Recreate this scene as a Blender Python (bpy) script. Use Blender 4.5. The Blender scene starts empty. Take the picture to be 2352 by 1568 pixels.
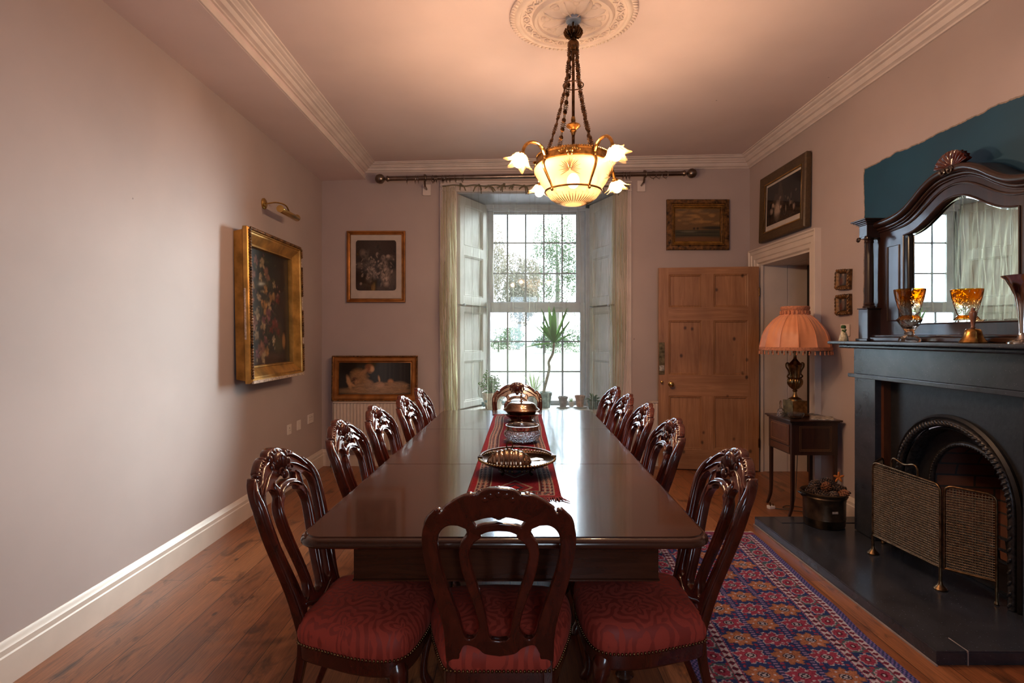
import bpy, bmesh, math, random
import numpy as np
from mathutils import Vector, Matrix
PI = math.pi
rnd = random.Random(7)
C = bpy.context.scene.collection
SC = bpy.context.scene

# ------------------------------------------------------------------ camera, world, light, exposure
FPX, VX, VY, CH = 1270.0, 1172.0, 771.0, 1.37      # focal length in pixels, vanishing point, eye height
cd = bpy.data.cameras.new('camera'); cam = bpy.data.objects.new('camera', cd); C.objects.link(cam)
cam.location = (0, 0, CH); cam.rotation_euler = (PI/2, 0, 0)
cd.sensor_width = 36; cd.lens = 36*FPX/2352
cd.shift_x = (1176-VX)/2352; cd.shift_y = -(784-VY)/2352
cd.clip_start = .05; cd.clip_end = 400
SC.camera = cam
SC.view_settings.view_transform = 'Standard'; SC.view_settings.look = 'None'
SC.view_settings.exposure = 0.85; SC.view_settings.gamma = 1.0; SC.view_settings.use_curve_mapping = False
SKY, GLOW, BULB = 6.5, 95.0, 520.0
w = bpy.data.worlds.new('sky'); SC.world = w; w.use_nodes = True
WN = w.node_tree.nodes; WL = w.node_tree.links; WN.clear()
wo = WN.new('ShaderNodeOutputWorld'); wb = WN.new('ShaderNodeBackground'); WL.new(wb.outputs[0], wo.inputs[0])
wt = WN.new('ShaderNodeTexCoord'); wn = WN.new('ShaderNodeTexNoise'); wn.inputs['Scale'].default_value = 3; wn.inputs['Detail'].default_value = 5
wr = WN.new('ShaderNodeValToRGB'); WL.new(wt.outputs['Generated'], wn.inputs['Vector']); WL.new(wn.outputs[0], wr.inputs[0])
wr.color_ramp.elements[0].position = .35; wr.color_ramp.elements[0].color = (.50, .70, 1, 1)
wr.color_ramp.elements[1].position = .65; wr.color_ramp.elements[1].color = (.80, .90, 1, 1)
# sky glow added out of view to the right, to brighten the left wall
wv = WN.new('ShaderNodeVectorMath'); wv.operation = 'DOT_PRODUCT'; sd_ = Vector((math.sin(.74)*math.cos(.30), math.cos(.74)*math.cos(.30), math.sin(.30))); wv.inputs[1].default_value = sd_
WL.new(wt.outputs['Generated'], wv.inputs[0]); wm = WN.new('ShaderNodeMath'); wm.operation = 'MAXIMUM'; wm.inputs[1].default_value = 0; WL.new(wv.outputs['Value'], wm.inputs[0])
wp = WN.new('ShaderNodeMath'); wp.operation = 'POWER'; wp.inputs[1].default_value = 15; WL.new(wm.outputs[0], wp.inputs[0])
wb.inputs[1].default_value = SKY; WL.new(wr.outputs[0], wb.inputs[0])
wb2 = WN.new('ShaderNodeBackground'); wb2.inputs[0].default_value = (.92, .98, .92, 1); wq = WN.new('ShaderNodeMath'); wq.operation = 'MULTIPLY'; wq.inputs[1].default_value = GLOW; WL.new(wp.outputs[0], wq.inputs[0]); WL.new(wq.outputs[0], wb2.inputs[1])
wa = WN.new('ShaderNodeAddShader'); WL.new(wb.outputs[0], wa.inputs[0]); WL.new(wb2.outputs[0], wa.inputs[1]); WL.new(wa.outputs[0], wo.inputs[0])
pd = bpy.data.lights.new('window_portal', 'AREA'); pd.shape = 'RECTANGLE'; pd.size = 1.35; pd.size_y = 2.4
po = bpy.data.objects.new('window_portal', pd); C.objects.link(po); po.location = (.29, 6.62, 1.75); po.rotation_euler = (-PI/2, 0, 0)
pd.cycles.is_portal = True
pd2 = bpy.data.lights.new('fill_window_portal', 'AREA'); pd2.shape = 'RECTANGLE'; pd2.size = .8; pd2.size_y = 1.45; pd2.cycles.is_portal = True; po2 = bpy.data.objects.new('fill_window_portal', pd2); C.objects.link(po2); po2.location = (.35, -1.35, 1.70); po2.rotation_euler = (PI/2, 0, 0)  # portal for the added window behind the camera
try:
    SC.cycles.max_bounces = 10; SC.cycles.diffuse_bounces = 5; SC.cycles.glossy_bounces = 5
    SC.cycles.transparent_max_bounces = 40; SC.cycles.transmission_bounces = 8
    SC.cycles.sample_clamp_indirect = 6; SC.cycles.use_denoising = True
    SC.cycles.caustics_reflective = False; SC.cycles.caustics_refractive = False
except Exception: pass

def PX(px, py, Y): return Vector(((px-VX)/FPX*Y, Y, CH-(py-VY)/FPX*Y))      # photo pixel at a known distance, in metres

# ------------------------------------------------------------------ materials
def srgb(r, g, b):
    f = lambda c: (c/255/12.92 if c/255 <= .04045 else ((c/255+.055)/1.055)**2.4)
    return (f(r), f(g), f(b), 1)
class NT:
    def __init__(s, name):
        s.m = bpy.data.materials.new(name); s.m.use_nodes = True; s.t = s.m.node_tree
        s.b = s.t.nodes['Principled BSDF']; s.out = s.t.nodes['Material Output']
    def n(s, typ, **kw):
        x = s.t.nodes.new(typ)
        for k, v in kw.items():
            if hasattr(x, k): setattr(x, k, v)
            else: x.inputs[k.replace('_', ' ')].default_value = v
        return x
    def l(s, a, b): s.t.links.new(a, b)
    def coord(s, scale=(1, 1, 1), rot=(0, 0, 0), kind='Object'):
        tc = s.n('ShaderNodeTexCoord'); mp = s.n('ShaderNodeMapping'); mp.inputs['Scale'].default_value = scale; mp.inputs['Rotation'].default_value = rot
        s.l(tc.outputs[kind], mp.inputs[0]); return mp.outputs[0]
    def noise(s, vec, scale, detail=4, dist=0, rough=.5):
        x = s.n('ShaderNodeTexNoise'); x.inputs['Scale'].default_value = scale; x.inputs['Detail'].default_value = detail
        x.inputs['Distortion'].default_value = dist; x.inputs['Roughness'].default_value = rough
        if vec: s.l(vec, x.inputs['Vector'])
        return x.outputs[0]
    def ramp(s, fac, pts):
        r = s.n('ShaderNodeValToRGB'); e = r.color_ramp.elements
        while len(e) < len(pts): e.new(.5)
        for i, (p, c) in enumerate(pts): e[i].position = p; e[i].color = c if len(c) == 4 else (*c, 1)
        s.l(fac, r.inputs[0]); return r.outputs[0]
    def mix(s, fac, a, b, mode='MIX'):
        x = s.n('ShaderNodeMix', data_type='RGBA', blend_type=mode)
        for i, v in ((0, fac), (6, a), (7, b)):
            if hasattr(v, 'is_linked') or hasattr(v, 'links'): s.l(v, x.inputs[i])
            else: x.inputs[i].default_value = v
        return x.outputs[2]
    def math(s, op, a, b=0, c=0):
        x = s.n('ShaderNodeMath', operation=op)
        for i, v in enumerate((a, b, c)):
            if hasattr(v, 'links'): s.l(v, x.inputs[i])
            else: x.inputs[i].default_value = v
        return x.outputs[0]
    def bump(s, h, strength=.2, dist=.01):
        x = s.n('ShaderNodeBump'); x.inputs['Strength'].default_value = strength; x.inputs['Distance'].default_value = dist
        s.l(h, x.inputs['Height']); s.l(x.outputs[0], s.b.inputs['Normal'])
    def set(s, **kw):
        for k, v in kw.items():
            k = k.replace('_', ' ')
            if hasattr(v, 'links'): s.l(v, s.b.inputs[k])
            else: s.b.inputs[k].default_value = v
        return s
BW = ((0, (0, 0, 0)), (1, (1, 1, 1)))
def plain(name, col, rough=.5, metal=0., var=.12, scale=12., bump=0., coat=0.):
    t = NT(name); v = t.noise(t.coord(), scale, 5)
    d = tuple(c*(1-var*2) for c in col[:3])+(1,); u = tuple(min(1, c*(1+var)) for c in col[:3])+(1,)
    t.set(Base_Color=t.ramp(v, ((.3, d), (.7, u))), Roughness=rough, Metallic=metal)
    if coat: t.set(Coat_Weight=coat, Coat_Roughness=.08)
    if bump: t.bump(v, bump, .004)
    return t.m
def wood(name, dark, light, rough=.3, stretch=(14, 1.2, 14), coat=0., knots=False, sc=3.):
    t = NT(name); v = t.coord(stretch)
    g = t.noise(v, sc, 8, 1.2, .65); g2 = t.noise(t.coord((1, 1, 1)), 2.2, 3)
    c = t.ramp(g, ((.28, dark), (.72, light))); c = t.mix(t.ramp(g2, ((.35, (0, 0, 0)), (.7, (.5, .5, .5)))), c, tuple(x*.55 for x in dark[:3])+(1,))
    if knots:
        vo = t.n('ShaderNodeTexVoronoi'); vo.inputs['Scale'].default_value = 7.5; vo.inputs['Randomness'].default_value = 1
        t.l(t.coord((1, 1, .75)), vo.inputs['Vector'])
        c = t.mix(t.ramp(vo.outputs[0], ((.06, (.95, .95, .95)), (.15, (0, 0, 0)))), c, tuple(x*.22 for x in dark[:3])+(1,))
    t.set(Base_Color=c, Roughness=rough)
    if coat: t.set(Coat_Weight=coat, Coat_Roughness=.06)
    t.bump(g, .08, .002); return t.m
def paintwall(name, base, teal=False):
    t = NT(name); a = t.noise(t.coord(), 1.1, 5); f = t.noise(t.coord(), 160, 3)
    d = tuple(c*.90 for c in base[:3])+(1,); u = tuple(c*1.06 for c in base[:3])+(1,)
    c = t.ramp(a, ((.3, d), (.7, u)))
    vo = t.n('ShaderNodeTexVoronoi'); vo.inputs['Scale'].default_value = 3.1; t.l(t.coord(), vo.inputs['Vector'])
    c = t.mix(t.ramp(vo.outputs[0], ((.012, (.75, .75, .75)), (.022, (0, 0, 0)))), c, (.06, .04, .035, 1))
    if teal:
        sp = t.n('ShaderNodeSeparateXYZ'); tc = t.n('ShaderNodeTexCoord'); t.l(tc.outputs['Object'], sp.inputs[0])
        wv = t.math('MULTIPLY', t.math('SUBTRACT', t.noise(t.coord(), 4.5, 9, 0, .6), .5), .075)
        y = t.math('ADD', sp.outputs[1], wv); z = t.math('ADD', sp.outputs[2], wv)
        k = t.math('MULTIPLY', t.math('LESS_THAN', y, 3.955), t.math('LESS_THAN', z, 2.565))
        k = t.math('MULTIPLY', k, t.math('MULTIPLY', t.math('GREATER_THAN', y, 2.05), t.math('GREATER_THAN', z, 1.2)))
        edge = t.math('MULTIPLY', t.math('LESS_THAN', y, 3.962), t.math('LESS_THAN', z, 2.573))
        edge = t.math('MULTIPLY', edge, t.math('MULTIPLY', t.math('GREATER_THAN', y, 2.04), t.math('GREATER_THAN', z, 1.2)))
        tn = t.ramp(t.noise(t.coord(), 2.5, 4), ((.3, (.0012, .042, .085)), (.7, (.002, .060, .115))))
        c = t.mix(edge, c, (.25, .19, .15, 1)); c = t.mix(k, c, tn)
    t.set(Base_Color=c, Roughness=.62); t.bump(f, .05, .002); return t.m
M = {}
M['wall'] = paintwall('wall_paint', (.45, .365, .352, 1))
M['wallteal'] = paintwall('wall_paint_teal', (.45, .365, .352, 1), True)
M['ceil'] = paintwall('ceiling_paint', (.72, .585, .58, 1))
M['trim'] = plain('cream_gloss_paint', (.66, .56, .50, 1), .38, var=.05, scale=4)
M['cornice'] = plain('plaster_paint', (.68, .58, .55, 1), .6, var=.05, scale=6)
M['oldwhite'] = wood('worn_white_wood', (.40, .40, .38, 1), (.62, .64, .64, 1), .55, (9, 9, 1), sc=2.5)
M['frame'] = plain('window_paint', (.36, .41, .50, 1), .4, var=.06)
M['lead'] = plain('lead_bar', (.16, .18, .22, 1), .5, .3)
M['plaster'] = plain('rose_plaster', (.80, .67, .60, 1), .6, var=.06, scale=9)
MAH_D, MAH_L = (.036, .0065, .0035, 1), (.14, .021, .010, 1)
M['chair'] = wood('polished_mahogany', MAH_D, MAH_L, .2, (6, 6, 2), .6)
M['table'] = wood('table_mahogany', (.028, .008, .004, 1), (.085, .026, .013, 1), .17, (1.1, 11, 9), .45, sc=2.4)
M['walnut'] = wood('dark_walnut', (.012, .005, .004, 1), (.045, .016, .010, 1), .3, (8, 8, 1.3), .25)
M['inlay'] = wood('inlaid_wood', (.06, .018, .008, 1), (.14, .048, .02, 1), .3, (8, 3, 1.3), .3)
M['string'] = plain('string_inlay', (.25, .13, .05, 1), .4)
M['pine'] = wood('waxed_pine', (.25, .105, .042, 1), (.46, .225, .105, 1), .42, (11, 11, .8), .05, True, 2.3)
M['brass'] = plain('brass', (.62, .40, .13, 1), .22, 1, .15)
M['oldbrass'] = plain('antique_brass', (.22, .13, .055, 1), .3, 1, .3, 30)
M['bronze'] = plain('dark_bronze', (.13, .065, .03, 1), .34, 1, .35, 60, .2)
M['goldmetal'] = plain('gilt_metal', (.42, .22, .065, 1), .28, 1, .3, 40)
M['screenmesh'] = plain('pale_brass_mesh', (.27, .20, .13, 1), .5, .8, .2, 60)
M['screen'] = plain('dull_brass_wire', (.20, .12, .06, 1), .36, 1, .3, 40)
M['copper'] = plain('tarnished_silver', (.36, .24, .17, 1), .16, 1, .25, 14)
M['silver'] = plain('silver', (.6, .58, .55, 1), .12, 1, .1)
M['rod'] = plain('antique_nickel', (.22, .17, .14, 1), .28, 1, .15)
M['gilt'] = plain('gilt_wood', (.56, .30, .075, 1), .36, .65, .25, 9, .1)
M['giltd'] = plain('aged_gilt', (.17, .075, .022, 1), .42, .35, .5, 35, .5)
M['giltr'] = plain('copper_gilt', (.40, .15, .035, 1), .34, .6, .25, 9, .1)
M['gesso'] = plain('bare_gesso', (.55, .42, .34, 1), .8, 0, .3, 60, .4)
M['olive'] = wood('olive_brown_frame', (.045, .024, .010, 1), (.13, .075, .032, 1), .45, (9, 9, 9))
M['mat'] = plain('mount_board', (.50, .42, .37, 1), .85, var=.06)
M['slate'] = None
M['black'] = plain('black_cast_iron', (.016, .015, .016, 1), .42, .2, .2, 50, .15)
M['iron2'] = plain('worn_cast_iron', (.045, .038, .036, 1), .38, .4, .4, 60, .3)
M['white'] = plain('white_plastic', (.70, .62, .58, 1), .35, var=.03)
M['radiator'] = plain('radiator_enamel', (.62, .52, .46, 1), .4, var=.03)
M['grout'] = plain('pale_grout', (.30, .24, .22, 1), .9)
M['dark'] = plain('dark_recess', (.02, .016, .014, 1), .7)
M['cord'] = plain('grey_cord', (.05, .045, .04, 1), .6)
M['terra'] = plain('terracotta', (.36, .20, .14, 1), .8, 0, .2, 30)
M['terra2'] = plain('plum_glazed_pot', (.17, .12, .13, 1), .5, 0, .2, 30)
M['teal'] = plain('green_blue_glaze', (.10, .16, .17, 1), .25, 0, .4, 20)
M['saucer'] = plain('pale_china', (.6, .62, .62, 1), .3)
M['soil'] = plain('potting_soil', (.04, .028, .02, 1), .95, 0, .4, 90, .5)
M['bark'] = plain('grey_bark', (.20, .16, .12, 1), .85, 0, .4, 50, .5)
M['cone'] = plain('pine_cone', (.095, .048, .028, 1), .6, 0, .5, 60, .3)
M['cone2'] = plain('orange_pine_cone', (.26, .085, .03, 1), .6, 0, .4, 60, .3)
M['bucket'] = plain('battered_brass', (.10, .062, .036, 1), .36, .75, .5, 9, .3)
M['petal'] = plain('orange_petal', (.75, .20, .03, 1), .6)
M['china'] = plain('glazed_figurine', (.55, .47, .30, 1), .3, 0, .3, 60)
M['bluepaint'] = plain('painted_blue_marks', (.18, .35, .45, 1), .6)
M['pot'] = plain('cream_pot', (.55, .50, .44, 1), .7, 0, .15, 20)
M['fringe'] = plain('crimson_fringe', (.20, .020, .022, 1), .9)
M['wool'] = plain('cream_wool_fringe', (.50, .42, .38, 1), .95)
M['ribbon'] = plain('olive_ribbon', (.13, .115, .075, 1), .6)
M['lawn'] = plain('mown_grass', (.085, .105, .045, 1), .95, 0, .2, 3)
M['gravel'] = plain('gravel_drive', (.13, .11, .10, 1), .95, 0, .15, 8)
def slate():
    t = NT('polished_slate'); a = t.noise(t.coord((1, 1, 1)), 4, 9, .6, .7); b = t.noise(t.coord((1, 7, 1), (0, 0, .5)), 9, 8, .3, .8)
    c = t.ramp(a, ((.3, (.016, .018, .024)), (.72, (.046, .050, .064))))
    c = t.mix(t.ramp(b, ((.62, (0, 0, 0)), (.86, (.20, .20, .20)))), c, (.14, .14, .18, 1))
    vs = t.n('ShaderNodeTexVoronoi'); vs.inputs['Scale'].default_value = 60; t.l(t.coord(), vs.inputs['Vector']); c = t.mix(t.ramp(vs.outputs[0], ((.06, (.45, .45, .45)), (.12, (0, 0, 0)))), c, (.22, .22, .27, 1))
    t.set(Base_Color=c, Roughness=.21); t.bump(b, .02, .001); return t.m
M['slate'] = slate()
def floor_mat():
    t = NT('pine_floorboards'); br = t.n('ShaderNodeTexBrick'); br.offset = .37; br.squash = 1
    for k, v in (('Scale', 1), ('Mortar Size', .0016), ('Mortar Smooth', .1), ('Brick Width', 3.1), ('Row Height', .152), ('Bias', 0)): br.inputs[k].default_value = v
    br.inputs['Color1'].default_value = (0, 0, 0, 1); br.inputs['Color2'].default_value = (1, 1, 1, 1); br.inputs['Mortar'].default_value = (.5, .5, .5, 1)
    t.l(t.coord((1, 1, 1), (0, 0, PI/2)), br.inputs['Vector'])
    tone = t.ramp(br.outputs['Color'], ((0, (.26, .085, .032)), (.5, (.36, .130, .050)), (1, (.46, .185, .075))))
    g = t.noise(t.coord((26, 1.0, 1)), 3.5, 9, 1.6, .7)
    c = t.mix(.9, tone, t.ramp(g, ((.32, (.30, .26, .24)), (.66, (1, 1, 1)))), 'MULTIPLY')
    st = t.noise(t.coord((3.2, 1.1, 1)), 2.6, 6, 1.2, .62)
    c = t.mix(t.ramp(st, ((.55, (0, 0, 0)), (.66, (.75, .75, .75)))), c, (.045, .018, .010, 1))
    kn = t.n('ShaderNodeTexVoronoi'); kn.inputs['Scale'].default_value = 4; t.l(t.coord((1.6, .8, 1)), kn.inputs['Vector'])
    c = t.mix(t.ramp(kn.outputs[0], ((.04, (.8, .8, .8)), (.085, (0, 0, 0)))), c, (.03, .012, .008, 1))
    c = t.mix(br.outputs['Fac'], c, (.012, .006, .004, 1))
    t.set(Base_Color=c, Roughness=t.ramp(g, ((.2, (.30, .30, .30)), (.8, (.45, .45, .45))))); t.bump(g, .06, .002); return t.m
M['floor'] = floor_mat()
def damask():
    t = NT('red_damask'); v = t.coord((1, 1, 1))
    vs = t.coord((6.2, 6.2, 6.2)); vo = t.n('ShaderNodeTexVoronoi'); vo.voronoi_dimensions = '2D'; vo.inputs['Scale'].default_value = 1; vo.inputs['Randomness'].default_value = .45; t.l(vs, vo.inputs['Vector'])
    df = t.n('ShaderNodeVectorMath', operation='SUBTRACT'); t.l(vs, df.inputs[0]); t.l(vo.outputs['Position'], df.inputs[1]); sp = t.n('ShaderNodeSeparateXYZ'); t.l(df.outputs[0], sp.inputs[0])
    an = t.math('ARCTAN2', sp.outputs[1], sp.outputs[0]); rr = vo.outputs['Distance']; nz = t.noise(v, 22, 2)
    q1 = t.math('SINE', t.math('ADD', t.math('MULTIPLY', rr, 34), t.math('ADD', t.math('MULTIPLY', t.math('SINE', t.math('MULTIPLY', an, 5)), 2.6), t.math('MULTIPLY', nz, 4))))
    q2 = t.math('SINE', t.math('ADD', t.math('MULTIPLY', an, 11), t.math('MULTIPLY', rr, 22)))
    p = t.ramp(t.math('ADD', t.math('MULTIPLY', q1, .6), t.math('MULTIPLY', q2, .4)), ((.02, (0, 0, 0)), (.14, (1, 1, 1))))
    c = t.mix(p, (.44, .052, .028, 1), (.31, .034, .019, 1))
    r = t.mix(p, (.85, .85, .85, 1), (.62, .62, .62, 1))
    t.set(Base_Color=c, Roughness=r, Sheen_Weight=.08, Sheen_Roughness=.4); t.b.inputs['Sheen Tint'].default_value = (.8, .3, .2, 1)
    t.bump(t.noise(v, 700, 1), .04, .001); return t.m
M['damask'] = damask()
def vcol(name, rough=.8, coat=0., spec=.3):
    t = NT(name); a = t.n('ShaderNodeVertexColor'); a.layer_name = 'Col'
    t.set(Base_Color=a.outputs[0], Roughness=rough, Coat_Weight=coat, Coat_Roughness=.05, Specular_IOR_Level=spec); return t.m
M['canvas'] = vcol('painted_canvas', .5, .25); M['print'] = vcol('print_under_glass', .9, .8, .2); M['rug'] = vcol('wool_pile', .97, 0, .1)
def thin(name, tint, op, trans=.6, facing=True, rough=.6):       # sheer cloth and frosted glass: part see-through, part scattering, part passing light
    t = NT(name); t.t.nodes.remove(t.b)
    tr = t.n('ShaderNodeBsdfTransparent'); d = t.n('ShaderNodeBsdfDiffuse'); tl = t.n('ShaderNodeBsdfTranslucent')
    for x in (d, tl): x.inputs['Color'].default_value = tint
    m1 = t.n('ShaderNodeMixShader'); m1.inputs[0].default_value = trans; t.l(d.outputs[0], m1.inputs[1]); t.l(tl.outputs[0], m1.inputs[2])
    m2 = t.n('ShaderNodeMixShader'); t.l(tr.outputs[0], m2.inputs[1]); t.l(m1.outputs[0], m2.inputs[2])
    if facing:
        lw = t.n('ShaderNodeLayerWeight'); lw.inputs[0].default_value = .5
        t.l(t.ramp(lw.outputs['Facing'], ((.15, (op,)*3), (.95, (min(1, op*4.5),)*3))), m2.inputs[0])
    else: m2.inputs[0].default_value = op
    t.l(m2.outputs[0], t.out.inputs[0]); return t
M['sheer'] = thin('olive_sheer', (.72, .74, .60, 1), .07).m
M['sheerd'] = thin('olive_sheer_dense', (.60, .58, .40, 1), .26, .5).m
M['shade'] = None
def pane(name):
    t = NT(name); t.t.nodes.remove(t.b); tr = t.n('ShaderNodeBsdfTransparent'); tr.inputs[0].default_value = (.93, .96, .97, 1)
    g = t.n('ShaderNodeBsdfGlossy'); g.inputs['Roughness'].default_value = .02; f = t.n('ShaderNodeFresnel'); f.inputs[0].default_value = 1.45
    m = t.n('ShaderNodeMixShader'); t.l(f.outputs[0], m.inputs[0]); t.l(tr.outputs[0], m.inputs[1]); t.l(g.outputs[0], m.inputs[2]); t.l(m.outputs[0], t.out.inputs[0]); return t.m
M['pane'] = pane('window_glass')
def glass(name, col=(1, 1, 1, 1), rough=.02, cut=0.):
    t = NT(name); t.set(Base_Color=col, Transmission_Weight=1., Roughness=rough, IOR=1.45)
    if cut:
        vo = t.n('ShaderNodeTexVoronoi'); vo.inputs['Scale'].default_value = cut; t.l(t.coord(), vo.inputs['Vector']); t.bump(vo.outputs[0], .7, .006)
    return t.m
M['crystal'] = glass('cut_crystal', (.96, .97, 1, 1), .02, 90)
M['clear'] = glass('clear_glass', (.97, .98, 1, 1))
def amber():
    t = NT('amber_cut_glass'); v = t.coord(); vo = t.n('ShaderNodeTexVoronoi'); vo.inputs['Scale'].default_value = 42; t.l(v, vo.inputs['Vector'])
    sp = t.n('ShaderNodeSeparateXYZ'); t.l(v, sp.inputs[0])
    hi = t.ramp(t.math('ADD', sp.outputs[2], t.math('MULTIPLY', vo.outputs[0], .05)), ((.21, (0, 0, 0)), (.27, (1, 1, 1))))
    lo = t.ramp(sp.outputs[2], ((.125, (0, 0, 0)), (.130, (1, 1, 1)), (.148, (1, 1, 1)), (.153, (0, 0, 0))))
    k = t.mix(1.0, hi, lo, 'ADD')
    t.set(Base_Color=t.mix(k, (.96, .95, .88, 1), (.95, .38, .02, 1)), Transmission_Weight=1., Roughness=.03, IOR=1.45); t.bump(vo.outputs[0], .35, .006); return t.m
M['amber'] = amber()
def mirror():
    t = NT('mirror_glass'); t.set(Base_Color=(.80, .82, .78, 1), Metallic=1., Roughness=.012); return t.m
M['mirror'] = mirror()
def glow(name, col, st):
    t = NT(name); t.set(Base_Color=(1, .8, .5, 1)); t.b.inputs['Emission Color'].default_value = col; t.b.inputs['Emission Strength'].default_value = st; return t.m
M['bowlbulb'] = glow('bowl_bulb', (1, .66, .36, 1), 20)
M['bulb'] = glow('lit_bulb', (1, .64, .38, 1), BULB)
M['frost'] = thin('frosted_glass_bowl', (.95, .66, .40, 1), .86, .62, False).m
M['rose'] = thin('petal_glass', (1, .66, .28, 1), .03, .5).m
def satin():
    t = NT('peach_satin'); s = t.noise(t.coord(), 6, 3); t.set(Base_Color=t.ramp(s, ((.3, (.60, .205, .085)), (.7, (.74, .30, .14)))), Roughness=.45, Sheen_Weight=.3)
    return t.m
M['shade'] = satin()
M['trimshade'] = plain('peach_braid', (.50, .19, .10, 1), .8, 0, .2, 80, .3)
def leafm(name, col): return thin(name, col, 1.0, .3, False).m
M['leaf'] = leafm('green_leaf', (.10, .21, .045, 1)); M['leaf2'] = leafm('pale_leaf', (.24, .32, .15, 1)); M['leafd'] = leafm('dark_leaf', (.07, .13, .05, 1))
M['treeleaf'] = leafm('tree_foliage', (.09, .115, .06, 1)); M['treeleaf2'] = leafm('bronze_foliage', (.15, .12, .085, 1))
def brick():
    t = NT('fire_brick'); b = t.n('ShaderNodeTexBrick'); b.inputs['Scale'].default_value = 1; b.inputs['Brick Width'].default_value = .2; b.inputs['Row Height'].default_value = .07; b.inputs['Mortar Size'].default_value = .006
    b.inputs['Color1'].default_value = (.20, .07, .035, 1); b.inputs['Color2'].default_value = (.12, .045, .03, 1); b.inputs['Mortar'].default_value = (.05, .04, .035, 1)
    t.l(t.coord((1, 1, 1), (PI/2, 0, 0)), b.inputs['Vector']); t.set(Base_Color=b.outputs[0], Roughness=.9); return t.m
M['brick'] = brick()
M['paper'] = plain('printed_paper', (.42, .36, .30, 1), .5, 0, .5, 40)
M['hank'] = plain('amber_wood', (.26, .10, .05, 1), .35)
M['plug'] = M['white']

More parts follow.
